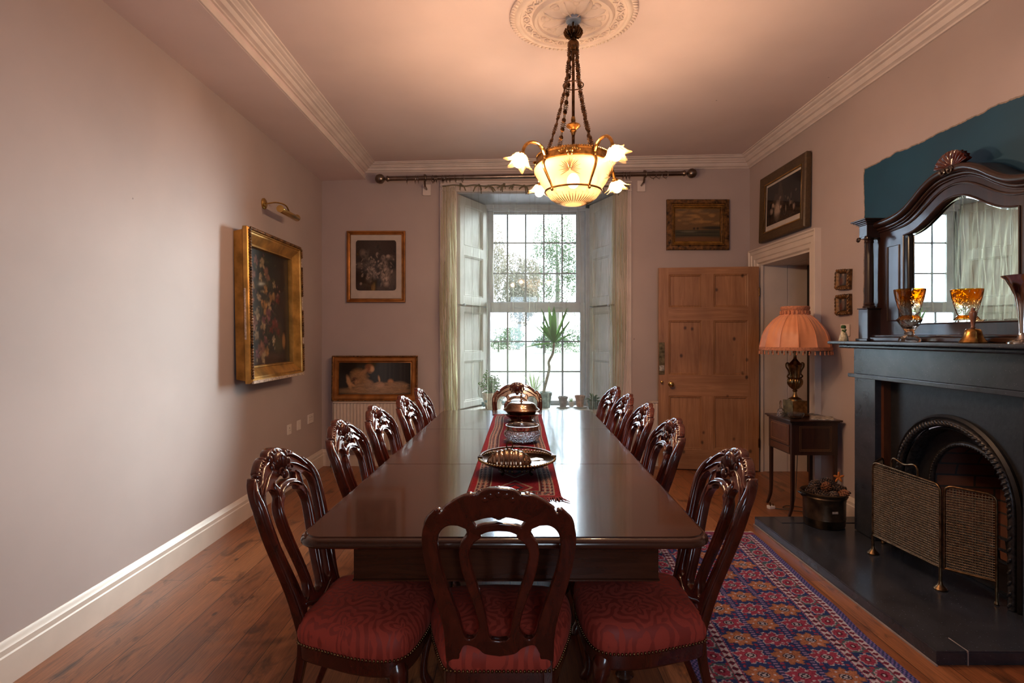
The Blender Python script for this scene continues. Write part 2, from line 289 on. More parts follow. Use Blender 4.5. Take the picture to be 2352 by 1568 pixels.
# ------------------------------------------------------------------ mesh builder
def cr(pts, n=6, closed=False):                          # Catmull-Rom through points of any dimension
    P = [Vector(p) if len(p) > 2 else Vector((*p, 0)) for p in pts]; out = []; N = len(P)
    for i in range(N if closed else N-1):
        a, b, c, d = (P[(i-1) % N] if closed or i else P[0]*2-P[1]), P[i], P[(i+1) % N], (P[(i+2) % N] if closed or i+2 < N else P[-1]*2-P[-2])
        for k in range(n):
            t = k/n; out.append(.5*((2*b)+(c-a)*t+(2*a-5*b+4*c-d)*t*t+(3*b-a-3*c+d)*t**3))
    if not closed: out.append(P[-1])
    return out
class MB:
    def __init__(s): s.v = []; s.f = []; s.mi = []; s.cur = 0
    def add(s, vs, fs, M_=None):
        o = len(s.v); s.v += [tuple(M_ @ Vector(v)) if M_ else tuple(v) for v in vs]
        s.f += [tuple(i+o for i in f) for f in fs]; s.mi += [s.cur]*len(fs); return s
    def box(s, x0, x1, y0, y1, z0, z1, M_=None):
        v = [(x, y, z) for z in (z0, z1) for y in (y0, y1) for x in (x0, x1)]
        return s.add(v, [(0, 2, 3, 1), (4, 5, 7, 6), (0, 1, 5, 4), (2, 6, 7, 3), (0, 4, 6, 2), (1, 3, 7, 5)], M_)
    def cbox(s, c, d, M_=None): return s.box(c[0]-d[0]/2, c[0]+d[0]/2, c[1]-d[1]/2, c[1]+d[1]/2, c[2]-d[2]/2, c[2]+d[2]/2, M_)
    def lathe(s, prof, n=32, M_=None, lobes=0, amp=0., z0=0.):
        v = []; f = []
        for r, z in prof:
            for k in range(n):
                a = 2*PI*k/n; q = r*(1+amp*abs(math.cos(lobes*a/2)) if lobes else 1); v.append((q*math.cos(a), q*math.sin(a), z+z0))
        for i in range(len(prof)-1):
            for k in range(n): f.append((i*n+k, i*n+(k+1) % n, (i+1)*n+(k+1) % n, (i+1)*n+k))
        f.append(tuple(range(n-1, -1, -1))); f.append(tuple((len(prof)-1)*n+k for k in range(n)))
        return s.add(v, f, M_)
    def shell(s, prof, n=32, M_=None, amp=0., lobes=0, a0=0, a1=2*PI):       # open surface of revolution
        v = []; f = []; full = abs(a1-a0-2*PI) < 1e-6; m = n if full else n+1
        for r, z in prof:
            for k in range(m):
                a = a0+(a1-a0)*k/n; q = r*(1+(amp*math.cos(lobes*a) if lobes else 0)); v.append((q*math.cos(a), q*math.sin(a), z))
        for i in range(len(prof)-1):
            for k in range(n): f.append((i*m+k, i*m+(k+1) % m, (i+1)*m+(k+1) % m, (i+1)*m+k))
        return s.add(v, f, M_)
    def tube(s, pts, r, n=8, closed=False, flat=1., cap=True, up=None, M_=None, twist=0.):
        P = [Vector(p) for p in pts]; N = len(P); R = r if isinstance(r, (list, tuple)) else [r]*N; v = []; f = []
        pu = None
        for i in range(N):
            a = P[(i-1) % N] if closed or i else P[0]; b = P[(i+1) % N] if closed or i < N-1 else P[-1]
            d = (b-a).normalized() if (b-a).length > 1e-9 else Vector((0, 0, 1))
            if pu is None:
                pu = Vector(up) if up else (Vector((0, 0, 1)) if abs(d.z) < .9 else Vector((1, 0, 0)))
            u = (pu-d*pu.dot(d)); u = u.normalized() if u.length > 1e-6 else d.orthogonal().normalized(); q = d.cross(u); pu = u
            rr = R[min(i, len(R)-1)]
            for k in range(n):
                t = 2*PI*k/n+twist; v.append(P[i]+u*math.cos(t)*rr+q*math.sin(t)*rr*flat)
        for i in range(N if closed else N-1):
            j = (i+1) % N
            for k in range(n): f.append((i*n+k, j*n+k, j*n+(k+1) % n, i*n+(k+1) % n))
        if not closed and cap: f.append(tuple(range(n))); f.append(tuple((N-1)*n+k for k in range(n-1, -1, -1)))
        return s.add(v, f, M_)
    def ell(s, c, r, n=12, m=8, M_=None, rot=None):
        v = []; f = []; R = rot or Matrix.Identity(3); c = Vector(c)
        for j in range(1, m):
            t = PI*j/m
            for k in range(n):
                a = 2*PI*k/n; v.append(c+R @ Vector((r[0]*math.sin(t)*math.cos(a), r[1]*math.sin(t)*math.sin(a), r[2]*math.cos(t))))
        v.append(c+R @ Vector((0, 0, r[2]))); v.append(c+R @ Vector((0, 0, -r[2]))); T = len(v)-2
        for j in range(m-2):
            for k in range(n): f.append((j*n+k, (j+1)*n+k, (j+1)*n+(k+1) % n, j*n+(k+1) % n))
        for k in range(n): f.append((T, k, (k+1) % n)); f.append((T+1, (m-2)*n+(k+1) % n, (m-2)*n+k))
        return s.add(v, f, M_)
    def prism(s, poly, z0, z1, M_=None):
        n = len(poly); v = [(p[0], p[1], z0) for p in poly]+[(p[0], p[1], z1) for p in poly]
        f = [tuple(range(n-1, -1, -1)), tuple(range(n, 2*n))]+[(i, (i+1) % n, n+(i+1) % n, n+i) for i in range(n)]
        return s.add(v, f, M_)
    def loft(s, rings, cap=True, M_=None):
        n = len(rings[0]); v = [p for r in rings for p in r]; f = []
        for i in range(len(rings)-1):
            for k in range(n): f.append((i*n+k, i*n+(k+1) % n, (i+1)*n+(k+1) % n, (i+1)*n+k))
        if cap: f.append(tuple(range(n-1, -1, -1))); f.append(tuple((len(rings)-1)*n+k for k in range(n)))
        return s.add(v, f, M_)
    def grid(s, fn, nu, nv, M_=None):
        v = [fn(i/nu, j/nv) for j in range(nv+1) for i in range(nu+1)]
        f = [(j*(nu+1)+i, j*(nu+1)+i+1, (j+1)*(nu+1)+i+1, (j+1)*(nu+1)+i) for j in range(nv) for i in range(nu)]
        return s.add(v, f, M_)
    def sweep(s, prof, path, M_=None, closed=False, side=None):      # profile (out, up) swept along a horizontal or vertical path with mitres
        P = [Vector(p) for p in path]; N = len(P); rings = []
        for i in range(N):
            pa = P[i-1] if (i or closed) else None; pb = P[(i+1) % N] if (i < N-1 or closed) else None
            d1 = (P[i]-pa).normalized() if pa is not None else (pb-P[i]).normalized(); d2 = (pb-P[i]).normalized() if pb is not None else d1
            up = Vector(side) if side else Vector((0, 0, 1)); n1 = d1.cross(up).normalized(); n2 = d2.cross(up).normalized()
            nn = (n1+n2); nn = nn/max(.2, nn.dot(n1))
            rings.append([P[i]+nn*o+up*u for o, u in prof])
        if closed: rings.append(rings[0])
        n = len(prof); v = [p for r in rings for p in r]; f = []
        for i in range(len(rings)-1):
            for k in range(n): f.append((i*n+k, i*n+(k+1) % n, (i+1)*n+(k+1) % n, (i+1)*n+k))
        if not closed: f.append(tuple(range(n-1, -1, -1))); f.append(tuple((len(rings)-1)*n+k for k in range(n)))
        return s.add(v, f, M_)
    def build(s, name, mats, parent=None, smooth=35, bevel=0., loc=None, rotz=None, solid=0., fix=True, colors=None, seg=2):
        me = bpy.data.meshes.new(name); me.from_pydata(s.v, [], s.f)
        mats = mats if isinstance(mats, (list, tuple)) else [mats]
        for m in mats: me.materials.append(m)
        if len(mats) > 1: me.polygons.foreach_set('material_index', s.mi)
        if fix:
            bm = bmesh.new(); bm.from_mesh(me); bmesh.ops.recalc_face_normals(bm, faces=bm.faces); bm.to_mesh(me); bm.free()
        if smooth:
            me.polygons.foreach_set('use_smooth', [True]*len(me.polygons)); me.set_sharp_from_angle(angle=math.radians(smooth))
        if colors is not None:
            ca = me.color_attributes.new('Col', 'FLOAT_COLOR', 'POINT'); ca.data.foreach_set('color', np.asarray(colors, dtype=np.float32).ravel())
        me.update(); o = bpy.data.objects.new(name, me); C.objects.link(o)
        if parent: o.parent = parent
        if loc: o.location = loc
        if rotz: o.rotation_euler = (0, 0, rotz)
        if bevel:
            b = o.modifiers.new('bevel', 'BEVEL'); b.width = bevel; b.segments = seg; b.limit_method = 'ANGLE'; b.angle_limit = math.radians(40); b.harden_normals = False
        if solid:
            b = o.modifiers.new('solid', 'SOLIDIFY'); b.thickness = solid; b.offset = 0
        return o
def tag(o, label=None, cat=None, group=None, kind=None):
    if label: o['label'] = label
    if cat: o['category'] = cat
    if group: o['group'] = group
    if kind: o['kind'] = kind
    return o
def thing(name, label, cat, loc=(0, 0, 0), rotz=0, group=None):
    o = bpy.data.objects.new(name, None); C.objects.link(o); o.empty_display_size = .05; o.location = loc; o.rotation_euler = (0, 0, rotz)
    return tag(o, label, cat, group)
def struct(o, label=None, cat=None): return tag(o, label, cat, None, 'structure')
def copy_tree(o, parent=None):
    c = o.copy(); C.objects.link(c); c.parent = parent
    for ch in list(KIDS.get(o.name, o.children)): copy_tree(ch, c)
    return c
KIDS = {}
def RX(a): return Matrix.Rotation(a, 4, 'X')
def RY(a): return Matrix.Rotation(a, 4, 'Y')
def RZ(a): return Matrix.Rotation(a, 4, 'Z')
def T(x, y, z): return Matrix.Translation((x, y, z))
def align(a, b):                                        # matrix taking local +Z from a towards b
    d = (Vector(b)-Vector(a)).normalized(); return Matrix.Translation(a) @ d.to_track_quat('Z', 'Y').to_matrix().to_4x4()

# ------------------------------------------------------------------ the setting
XL, XR, YF, YN = -1.99, 2.53, 5.84, -1.1
def cz(x): return 3.195+.0204*x
def cbz(x): return cz(x)-(.088+.010*x)                                # underside of the cornice
DY0, DY1, DZ = 4.65, 5.62, 2.10                                       # doorway in the right wall
WX0, WX1, WZ0, WZ1 = -.561, 1.117, .58, 2.887                          # window recess
struct(MB().box(-2.3, 4.6, YN-.2, 6.9, -.12, 0).build('floor', M['floor'], smooth=0))
struct(MB().box(XL-.2, XL, YN, YF+.6, 0, 3.5).build('wall_left', M['wall'], smooth=0))
b = MB(); b.box(XL-.2, WX0, YF, YF+.5, 0, 3.5).box(WX1, 3.0, YF, YF+.5, 0, 3.5).box(WX0, WX1, YF, YF+.5, WZ1, 3.5).box(WX0, WX1, YF, YF+.5, 0, WZ0-.03)
b.prism([(WX0, YF), (-.30, 6.34), (WX0, 6.34)], WZ0-.03, WZ1).prism([(WX1, YF), (WX1, 6.34), (.94, 6.34)], WZ0-.03, WZ1)
struct(b.build('wall_back', M['wall'], smooth=0))
b = MB(); b.box(XR, 3.0, DY1, YF, 0, 3.5).box(XR, 3.0, DY0, DY1, DZ, 3.5).box(XR, 3.0, 3.34, DY0, 0, 3.5).box(XR, 3.0, 2.72, 3.34, .86, 3.5).box(XR, 3.0, YN, 2.72, 0, 3.5)
struct(b.build('wall_right', M['wallteal'], smooth=0))
NX0, NX1, NZ0, NZ1 = -.03, .73, 1.0, 2.40  # opening for the added fill window
struct(MB().box(XL-.2, NX0, YN-.2, YN, 0, 3.5).box(NX1, 3.0, YN-.2, YN, 0, 3.5).box(NX0, NX1, YN-.2, YN, 0, NZ0).box(NX0, NX1, YN-.2, YN, NZ1, 3.5).build('wall_near', M['wall'], smooth=0))
w2 = struct(thing('fill_window', None, None, (.35, YN-.12, NZ0)), 'small unseen window added behind the camera to light the near seats', 'window')  # unseen window, added so daylight reaches the near seats
m = MB(); O = T(-.35, -YN+.12, -NZ0)
for a_, b__ in ((NX0, NX0+.04), (NX1-.04, NX1), (.335, .365)): m.box(a_, b__, YN-.15, YN-.09, NZ0, NZ1, O)
for a_, b__ in ((NZ0, NZ0+.04), (1.68, 1.72), (NZ1-.04, NZ1)): m.box(NX0, NX1, YN-.15, YN-.09, a_, b__, O)
m.build('window_frame', M['frame'], w2, smooth=0, bevel=.004)
MB().box(NX0+.04, NX1-.04, YN-.121, YN-.119, NZ0+.04, NZ1-.04, O).build('pane', M['pane'], w2, smooth=0)
b = MB(); b.box(3.9, 4.1, 4.0, 6.4, 0, 3).box(3.0, 4.1, 6.3, 6.5, 0, 3).box(3.0, 4.1, 3.9, 4.1, 0, 3).box(3.0, 4.1, 3.9, 6.5, 2.9, 3.0)
struct(b.build('wall_passage', M['wall'], smooth=0))
x0, x1 = XL-.2, 3.1
struct(MB().loft([[(x0, y, cz(x0)), (x1, y, cz(x1)), (x1, y, 3.6), (x0, y, 3.6)] for y in (YN-.2, 6.4)]).build('ceiling', M['ceil'], smooth=0))
b = MB().loft([[(XL-.01, y, 3.004), (-1.54, y, 3.02), (-1.54, y, 3.30), (XL-.01, y, 3.30)] for y in (YN, YF+.02)])
struct(b.build('trim_1', M['ceil'], smooth=0), 'boxed beam running along the top of the left wall', 'ceiling beam')
cp = [(0, -1.0), (.014, -1.0), (.018, -.92), (.030, -.86), (.040, -.84), (.052, -.68), (.055, -.58), (.074, -.55), (.078, -.46), (.094, -.36), (.098, -.28), (.104, -.27), (.120, -.19), (.126, -.10), (.140, -.08), (.143, 0.02), (0, .02)]
def corn(path):
    rings = []; P = [Vector(p) for p in path]; N = len(P)
    for i in range(N):
        d1 = (P[i]-P[i-1]).normalized() if i else (P[1]-P[0]).normalized(); d2 = (P[i+1]-P[i]).normalized() if i < N-1 else d1
        up = Vector((0, 0, 1)); n1 = d1.cross(up).normalized(); n2 = d2.cross(up).normalized(); nn = n1+n2; nn = nn/nn.dot(n1)
        h = cz(P[i].x)-cbz(P[i].x); rings.append([P[i]+nn*o+up*(u*h) for o, u in cp])
    return rings
pa = [(-1.54, YN, cz(-1.54)), (-1.54, YF, cz(-1.54)), (XR, YF, cz(XR)), (XR, YN, cz(XR))]
struct(MB().loft(corn(pa)).build('trim_2', M['cornice'], smooth=25), 'moulded plaster cornice round three sides of the ceiling', 'cornice')
struct(MB().box(-1.545, -1.526, YN, YF, 3.022, 3.062).build('trim_3', M['cornice'], smooth=0, bevel=.003))
bp = [(0, 0), (.024, 0), (.024, .118), (.019, .124), (.019, .146), (.012, .156), (.010, .166), (.003, .175), (0, .175)]
struct(MB().sweep(bp, [(XL, YN, 0), (XL, YF, 0)]).build('baseboard_left', M['trim'], smooth=30))
struct(MB().sweep(bp, [(XL, YF, 0), (-.74, YF, 0)]).build('baseboard_back', M['trim'], smooth=30))
struct(MB().sweep(bp, [(1.27, YF, 0), (XR, YF, 0)]).build('baseboard_back', M['trim'], smooth=30))
struct(MB().sweep(bp, [(XR, 4.43, 0), (XR, 3.76, 0)]).build('baseboard_right', M['trim'], smooth=30))

# window: casing, splayed soffit, sash frames, bars, glass, sill
w1 = struct(thing('window_1', None, None, (.29, YF, WZ0)), 'tall white sash window with leaded panes in a deep recess', 'window')
O = T(-.29, -YF, -WZ0)
def sash(name, x0, x1, z0, z1, y, fw, top, bot, xs, zs):
    m = MB(); m.box(x0-fw, x0, y-.02, y+.02, z0-bot, z1+top, O).box(x1, x1+fw, y-.02, y+.02, z0-bot, z1+top, O).box(x0, x1, y-.02, y+.02, z1, z1+top, O).box(x0, x1, y-.02, y+.02, z0-bot, z0, O)
    f = m.build(name, M['frame'], w1, smooth=0, bevel=.004)
    l = MB()
    for x in xs: l.box(x-.0095, x+.0095, y-.008, y+.008, z0, z1, O)
    for z in zs: l.box(x0, x1, y-.006, y+.006, z-.0085, z+.0085, O)
    l.build('leading', M['lead'], f, smooth=0)
    MB().box(x0, x1, y-.002, y+.002, z0, z1, O).build('pane', M['pane'], f, smooth=0)
u = lambda px, Y: (px-VX)/FPX*Y
v = lambda py, Y: CH-(py-VY)/FPX*Y
sash('upper_sash', -.193, .763, 1.765, 2.78, 6.44, .055, .045, .06, [u(q, 6.44) for q in (1165.6, 1207.3, 1249, 1291)], [v(558, 6.44), v(628, 6.44)])
sash('lower_sash', -.229, .804, .625, 1.640, 6.385, .058, .115, .045, [u(q, 6.385) for q in (1166, 1208, 1249, 1292)], [v(784, 6.385), v(853, 6.385)])
m = MB(); m.box(-.34, -.285, 6.33, 6.50, WZ0-.03, 2.90, O).box(.86, .98, 6.33, 6.50, WZ0-.03, 2.90, O).box(-.34, .98, 6.33, 6.50, 2.825, 2.90, O)
m.box(-.29, -.244, 6.41, 6.46, 1.6, 2.83, O).box(.814, .87, 6.41, 6.46, 1.6, 2.83, O); m.box(-.285, -.262, 6.345, 6.37, WZ0, 2.83, O).box(.862, .885, 6.325, 6.36, WZ0, 2.83, O).box(-.28, .88, 6.345, 6.37, 2.80, 2.83, O).box(-.30, .94, 6.33, 6.5, .52, WZ0, O)
m.build('window_frame', M['frame'], w1, smooth=0, bevel=.004)
m = MB()
for xx in (.10, .55): m.cbox((xx, 6.355, 1.70), (.10, .02, .018), O)
m.build('sash_catch', M['frame'], w1, bevel=.003)
struct(MB().loft([[(-.62, 5.80, .545), (1.18, 5.80, .545), (1.18, 5.80, .58), (-.62, 5.80, .58)], [(-.62, 5.84, .545), (1.18, 5.84, .545), (1.18, 5.84, .58), (-.62, 5.84, .58)]]).box(-.555, 1.11, 5.84, 6.36, .55, .58).build('trim_4', M['oldwhite'], smooth=0, bevel=.004), 'white painted window board', 'window sill')
struct(MB().prism([(WX0, YF+.01), (WX1, YF+.01), (.94, 6.34), (-.30, 6.34)], 2.872, 2.886).build('trim_5', M['frame'], smooth=0), 'pale soffit over the window recess', 'window soffit')
def casing(x0, x1, name, lab):
    m = MB(); m.box(x0, x1, YF-.026, YF, 0, 2.99)
    n = 5; w_ = (x1-x0)/n
    for i in range(n):
        xx = x0+w_*(i+.5); m.tube([(xx, YF-.026, .25), (xx, YF-.026, 2.96)], w_*.33, 6)
        m.box(x0+w_*i-.003, x0+w_*i+.003, YF-.032, YF-.02, .25, 2.96)
    m.box(x0, x1, YF-.045, YF, 0, .25); struct(m.build(name, M['cornice'], smooth=30), lab, 'window casing')
casing(-.736, WX0-.005, 'trim_6', 'reeded left window casing'); casing(WX1+.005, 1.275, 'trim_7', 'reeded right window casing')
m = MB()
for i, (z0, z1, d) in enumerate(((2.89, 2.905, .04), (2.905, 2.93, .03), (2.93, 2.94, .045), (2.94, 2.975, .03), (2.975, 2.99, .055))): m.box(-.736, 1.275, YF-d, YF, z0, z1)
struct(m.build('trim_8', M['cornice'], smooth=0, bevel=.003), 'moulded head over the window', 'window casing')

def panelled(W, H, th, cols, rows, rec=.012, both=True, seam=True):
    """returns stile mesh, rail mesh, panel mesh; local x 0..W, y 0..th (front at y=0), z 0..H"""
    S, R, P = [], [], []
    xs = [0]+[c for cc in cols for c in cc]+[W]; zs = [0]+[r for rr in rows for r in rr]+[H]
    S += [MB().box(0, xs[1], 0, th, 0, H), MB().box(xs[-2], W, 0, th, 0, H)]
    for i in range(0, len(zs), 2): R.append(MB().box(xs[1], xs[-2], 0, th, zs[i], zs[i+1]))
    for r0, r1 in rows:
        for i in range(2, len(xs)-2, 2): S.append(MB().box(xs[i], xs[i+1], 0, th, r0, r1))
        for c0, c1 in cols:
            pm = MB(); P.append(pm); pm.box(c0, c1, rec, th-rec, r0, r1)
            if seam: xm = c0+(c1-c0)*.47; pm.box(xm-.0012, xm+.0012, rec-.0006, rec, r0+.02, r1-.02)
            k = .022
            for (a, b_) in (((c0, r0), (c1, r0)), ((c1, r0), (c1, r1)), ((c1, r1), (c0, r1)), ((c0, r1), (c0, r0))):
                cx, cz_ = (c0+c1)/2, (r0+r1)/2; g = lambda p: (p[0]+(k if p[0] < cx else -k), p[1]+(k if p[1] < cz_ else -k))
                a2, b2 = g(a), g(b_)
                for yy, s in ((0, 1),):
                    pm.add([(a[0], .001, a[1]), (b_[0], .001, b_[1]), (b2[0], rec, b2[1]), (a2[0], rec, a2[1]), (a[0], rec, a[1]), (b_[0], rec, b_[1])], [(0, 1, 2, 3), (0, 3, 4), (1, 5, 2), (0, 4, 5, 1)])
                mx = [(a[0]*.45+a2[0]*.55), (a[1]*.45+a2[1]*.55)], [(b_[0]*.45+b2[0]*.55), (b_[1]*.45+b2[1]*.55)]
                pm.tube([(mx[0][0], rec*.5, mx[0][1]), (mx[1][0], rec*.5, mx[1][1])], .0045, 6)
    return S, R, P
# the folding shutters in the window splays
for side in (-1, 1):
    p0 = Vector((WX0+.032, YF+.004, 0)) if side < 0 else Vector((.905, 6.315, 0)); p1 = Vector((-.270, 6.315, 0)) if side < 0 else Vector((WX1-.036, YF+.006, 0))
    W = (p1-p0).length; ang = math.atan2((p1-p0).y, (p1-p0).x); H = 2.255
    th = thing('window_shutter', ('left' if side < 0 else 'right')+' folded white panelled shutter beside the sash window', 'window shutter', (p0.x, p0.y, .60), ang)
    a, c = .075, W-.075
    S, R, P = panelled(W, 1.085, .03, [(a, c)], [(.06, .50), (.59, 1.03)]); S2, R2, P2 = panelled(W, 1.15, .03, [(a, c)], [(.09, .53), (.63, 1.07)])
    for L_, nm in ((S, 'stile'), (R, 'rail'), (P, 'panel')):
        for mb in L_: mb.build(nm, M['oldwhite'], th, smooth=30)
    for L_, nm in ((S2, 'stile'), (R2, 'rail'), (P2, 'panel')):
        for mb in L_: o = mb.build(nm, M['oldwhite'], th, smooth=30); o.location = (0, 0, 1.105)
    kx = .04 if side < 0 else W-.04
    MB().lathe([(.006, 0), (.006, .012), (.013, .018), (.016, .026), (.012, .034), (.003, .036)], 16, T(kx, 0, 1.10) @ RX(PI/2)).build('knob', M['frame'], th)

# doorway: architrave, reveals, open pine door
ap = [(0, 0), (.050, 0), (.052, .012), (.040, .022), (.040, .050), (.032, .056), (.030, .10), (.022, .108), (.020, .140), (.010, .150), (0, .150)]
def arch_side(path_rev=False):
    # architrave swept round the opening: local profile (out of wall, away from opening)
    P = [(DY0, 0), (DY0, DZ), (DY1, DZ), (DY1, 0)]; rings = []
    for i, (y, z) in enumerate(P):
        dy = -1 if i < 2 else 1; dz = 1 if 0 < i < 3 else 0
        lim = (YF-DY1-.004) if dy > 0 else 9
        rings.append([Vector((XR-o, y+dy*min(.15-t_, lim), z+dz*(.15-t_))) for o, t_ in ap])
    return rings
struct(MB().loft(arch_side()).build('trim_9', M['trim'], smooth=30), 'moulded white architrave round the doorway', 'door surround')
m = MB(); m.box(XR-.0, 2.80, DY1-.03, DY1, 0, DZ-.02).box(2.805, 3.0, DY1-.03, DY1, 0, DZ-.02).box(XR, 2.66, DY0, DY0+.02, 0, DZ-.02).box(2.665, 3.0, DY0, DY0+.02, 0, DZ-.02)
m.box(XR, 2.78, DY0, DY1, DZ-.02, DZ).box(2.785, 3.0, DY0, DY1, DZ-.02, DZ).box(XR-.005, XR+.02, DY1-.05, DY1-.03, 0, DZ-.02)
struct(m.build('trim_10', M['trim'], smooth=0), 'white boarded lining of the doorway', 'door lining')
struct(MB().box(3.03, 3.05, 5.52, 5.60, 1.78, 1.92).box(3.0, 3.06, 5.55, 6.3, 0, 2.9).build('trim_11', M['dark'], smooth=0))
dr = struct(thing('door_1', None, None, (2.505, 5.60, .012), PI+math.radians(-6.5)), 'stripped pine six panel door standing open against the back wall', 'door')
S, R, P = panelled(.985, 2.055, .042, [(.105, .44), (.555, .885)], [(.20, .745), (.96, 1.515), (1.65, 1.985)], .016)
MD = T(0, 0, 0)
def flip(o): o.scale = (1, 1, 1)
M['pine_h'] = wood('waxed_pine_rail', (.25, .105, .042, 1), (.46, .225, .105, 1), .42, (.8, 11, 11), .05, True, 2.3)
for L_, nm, mt in ((S, 'stile', 'pine'), (R, 'rail', 'pine_h'), (P, 'panel', 'pine')):
    # local x runs from the hinge outwards; room side is +y after the half turn
    for mb in L_: mb.v = [(x, -y+.042, z) for x, y, z in mb.v]; mb.build(nm, M[mt], dr, smooth=30)
def knobp(x, z, s=1.): return MB().lathe([(.026*s, 0), (.026*s, .004), (.010*s, .008), (.009*s, .03*s), (.022*s, .038*s), (.028*s, .05*s), (.024*s, .062*s), (.010*s, .068*s)], 20, T(x, .042, z) @ RX(-PI/2))
knobp(.865, .865).build('door_knob', M['brass'], dr); knobp(.955, .885, .5).build('key_escutcheon', M['brass'], dr)
MB().box(.925, .983, .042, .046, .96, 1.29).build('lock_plate', M['oldbrass'], dr, bevel=.003)
MB().box(.93, .978, .046, .049, 1.0, 1.055).build('plate_label', M['paper'], dr)
for z in (.28, 1.80): MB().tube([(.0, .046, z-.045), (.0, .046, z+.045)], .008, 8).build('hinge', M['bronze'], dr)

# ------------------------------------------------------------------ garden seen through the window
struct(MB().box(-60, 60, 6.9, 130, -.45, -.30).build('lawn', M['lawn'], smooth=0))
struct(MB().box(-60, 60, 8.5, 25, -.30, -.29).build('gravel_drive', M['gravel'], smooth=0))
def foliage(name, n, rx, ry, rz, z0, leaf, mat, parent, seed, lumps=9):
    r = random.Random(seed); m = MB(); L = [(r.uniform(-.6, .6)*rx, r.uniform(-.5, .5)*ry, z0+r.uniform(-.55, .6)*rz, r.uniform(.35, .6)) for _ in range(lumps)]
    for i in range(n):
        lx, ly, lz, s = L[i % lumps]; d = Vector((r.gauss(0, 1), r.gauss(0, 1), r.gauss(0, 1))).normalized()*r.uniform(.75, 1)
        c = Vector((lx+d.x*rx*s, ly+d.y*ry*s, lz+d.z*rz*s)); a = Vector((r.gauss(0, 1), r.gauss(0, 1), r.gauss(0, 1))).normalized()*leaf; b_ = a.orthogonal().normalized()*leaf*.6
        m.add([c-a, c+b_, c+a, c-b_], [(0, 1, 2, 3)])
    return m.build(name, mat, parent, smooth=0, fix=False)
shr = [(-10.4, 52, 2.2), (-6.4, 55, 2.0), (-1.2, 57, 2.2), (3.4, 54, 2.1), (8, 56, 2.4), (12.8, 53, 2.2), (17.5, 56, 2.4)]
for i, (x, y, s) in enumerate(shr):
    t = thing('garden_shrub', ['pale shrub beyond the lawn, %s' % q for q in ('seen at the far left edge of the window', 'left of the second window bar', 'below the middle left panes', 'behind the yucca leaves', 'right of the yucca', 'at the right side of the window', 'half hidden by the right sash stile')][i], 'shrub', (x, y, -.3), 0, 'shrubs beyond the lawn')
    foliage('foliage', 2600, s*1.2, s*.9, s*.62, s*.62, .10, M['treeleaf'], t, 50+i); MB().tube([(0, 0, 0), (0, 0, s*.5)], .1, 6).build('stem', M['bark'], t)
tre = [(-11, 64, 13, 0), (-4, 76, 18, 1), (1, 66, 12, 1), (6.5, 78, 20, 0), (11.5, 65, 14, 1), (18, 76, 18, 0)]
for i, (x, y, h, k) in enumerate(tre):
    t = thing('garden_tree', ['tall pale tree, %s' % q for q in ('furthest left through the window', 'tallest left of the window centre', 'short and bronze behind the middle panes', 'tall and green behind the yucca', 'bronze at the right of the view', 'furthest right of the view')][i], 'tree', (x, y, -.3), 0, 'trees beyond the lawn')
    foliage('foliage', 7000, h*.24, h*.2, h*.36, h*.58, .17, M['treeleaf2' if k else 'treeleaf'], t, 90+i, 16)
    MB().tube([(0, 0, 0), (.2, 0, h*.4), (0, 0, h*.85)], [h*.02, h*.015, .05], 8).build('trunk', M['bark'], t)

# ------------------------------------------------------------------ table
TZ = .75
Q = [(-.667, 1.685), (.630, 1.685), (.690, 4.63), (-.573, 4.63)]      # corners: near left, near right, far right, far left
tb = thing('dining_table', 'long polished mahogany dining table in three leaves, reflecting the window', 'dining table', (.02, 3.15, 0))
TO = T(-.02, -3.15, 0)
def tx(s, y): f = (y-1.685)/2.945; a = Q[0][0]+(Q[3][0]-Q[0][0])*f; b_ = Q[1][0]+(Q[2][0]-Q[1][0])*f; return a+(b_-a)*s
def rring(y0, y1, ra, rb, ins, z):
    pts = []
    def corner(s, y, r, a0):
        x = tx(s, y); sx = 1 if s == 0 else -1; sy = 1 if y == y0 else -1
        cx, cy = x+sx*r, y+sy*r
        n = 8 if r > .01 else 1
        for k in range(n+1 if n > 1 else 1):
            a = a0+PI/2*k/n; rr = max(0, r-ins)
            if n > 1: pts.append((cx+rr*math.cos(a), cy+rr*math.sin(a), z))
            else: pts.append((x+sx*ins, y+(sy*.0), z))
    corner(0, y0, ra, PI); corner(1, y0, ra, 1.5*PI); corner(1, y1, rb, 0); corner(0, y1, rb, PI/2); return pts
prof = [(.030, .714), (.008, .716), (.001, .722), (0, .731), (.004, .739), (.013, .7455), (.018, .746), (.020, .750)]
ys = [1.685, 2.677, 3.68, 4.63]
for i in range(3):
    ra = .085 if i == 0 else .0; rb = .06 if i == 2 else .0
    rings = [rring(ys[i]+.0028, ys[i+1]-.0028, ra, rb, ins, z) for ins, z in prof]
    MB().loft(rings, True, TO).build('table_leaf', M['table'], tb, smooth=40)
m = MB(); a0, a1 = 1.86, 4.45
def ax(s, y): return tx(0, y)+.135 if s == 0 else tx(1, y)-.135
for (p, q) in (((0, a0), (1, a0)), ((1, a0), (1, a1)), ((1, a1), (0, a1)), ((0, a1), (0, a0))):
    A, B = Vector((ax(*p), p[1], 0)), Vector((ax(*q), q[1], 0)); d = (B-A).normalized(); n = Vector((-d.y, d.x, 0))*.022
    m.loft([[A+Vector((0, 0, .548)), A+n+Vector((0, 0, .548)), A+n+Vector((0, 0, .714)), A+Vector((0, 0, .714))], [B+Vector((0, 0, .548)), B+n+Vector((0, 0, .548)), B+n+Vector((0, 0, .714)), B+Vector((0, 0, .714))]], True, TO)
    m.tube([A+Vector((0, 0, .549)), B+Vector((0, 0, .549))], .005, 6, M_=TO)
m.build('apron', M['table'], tb, smooth=30)
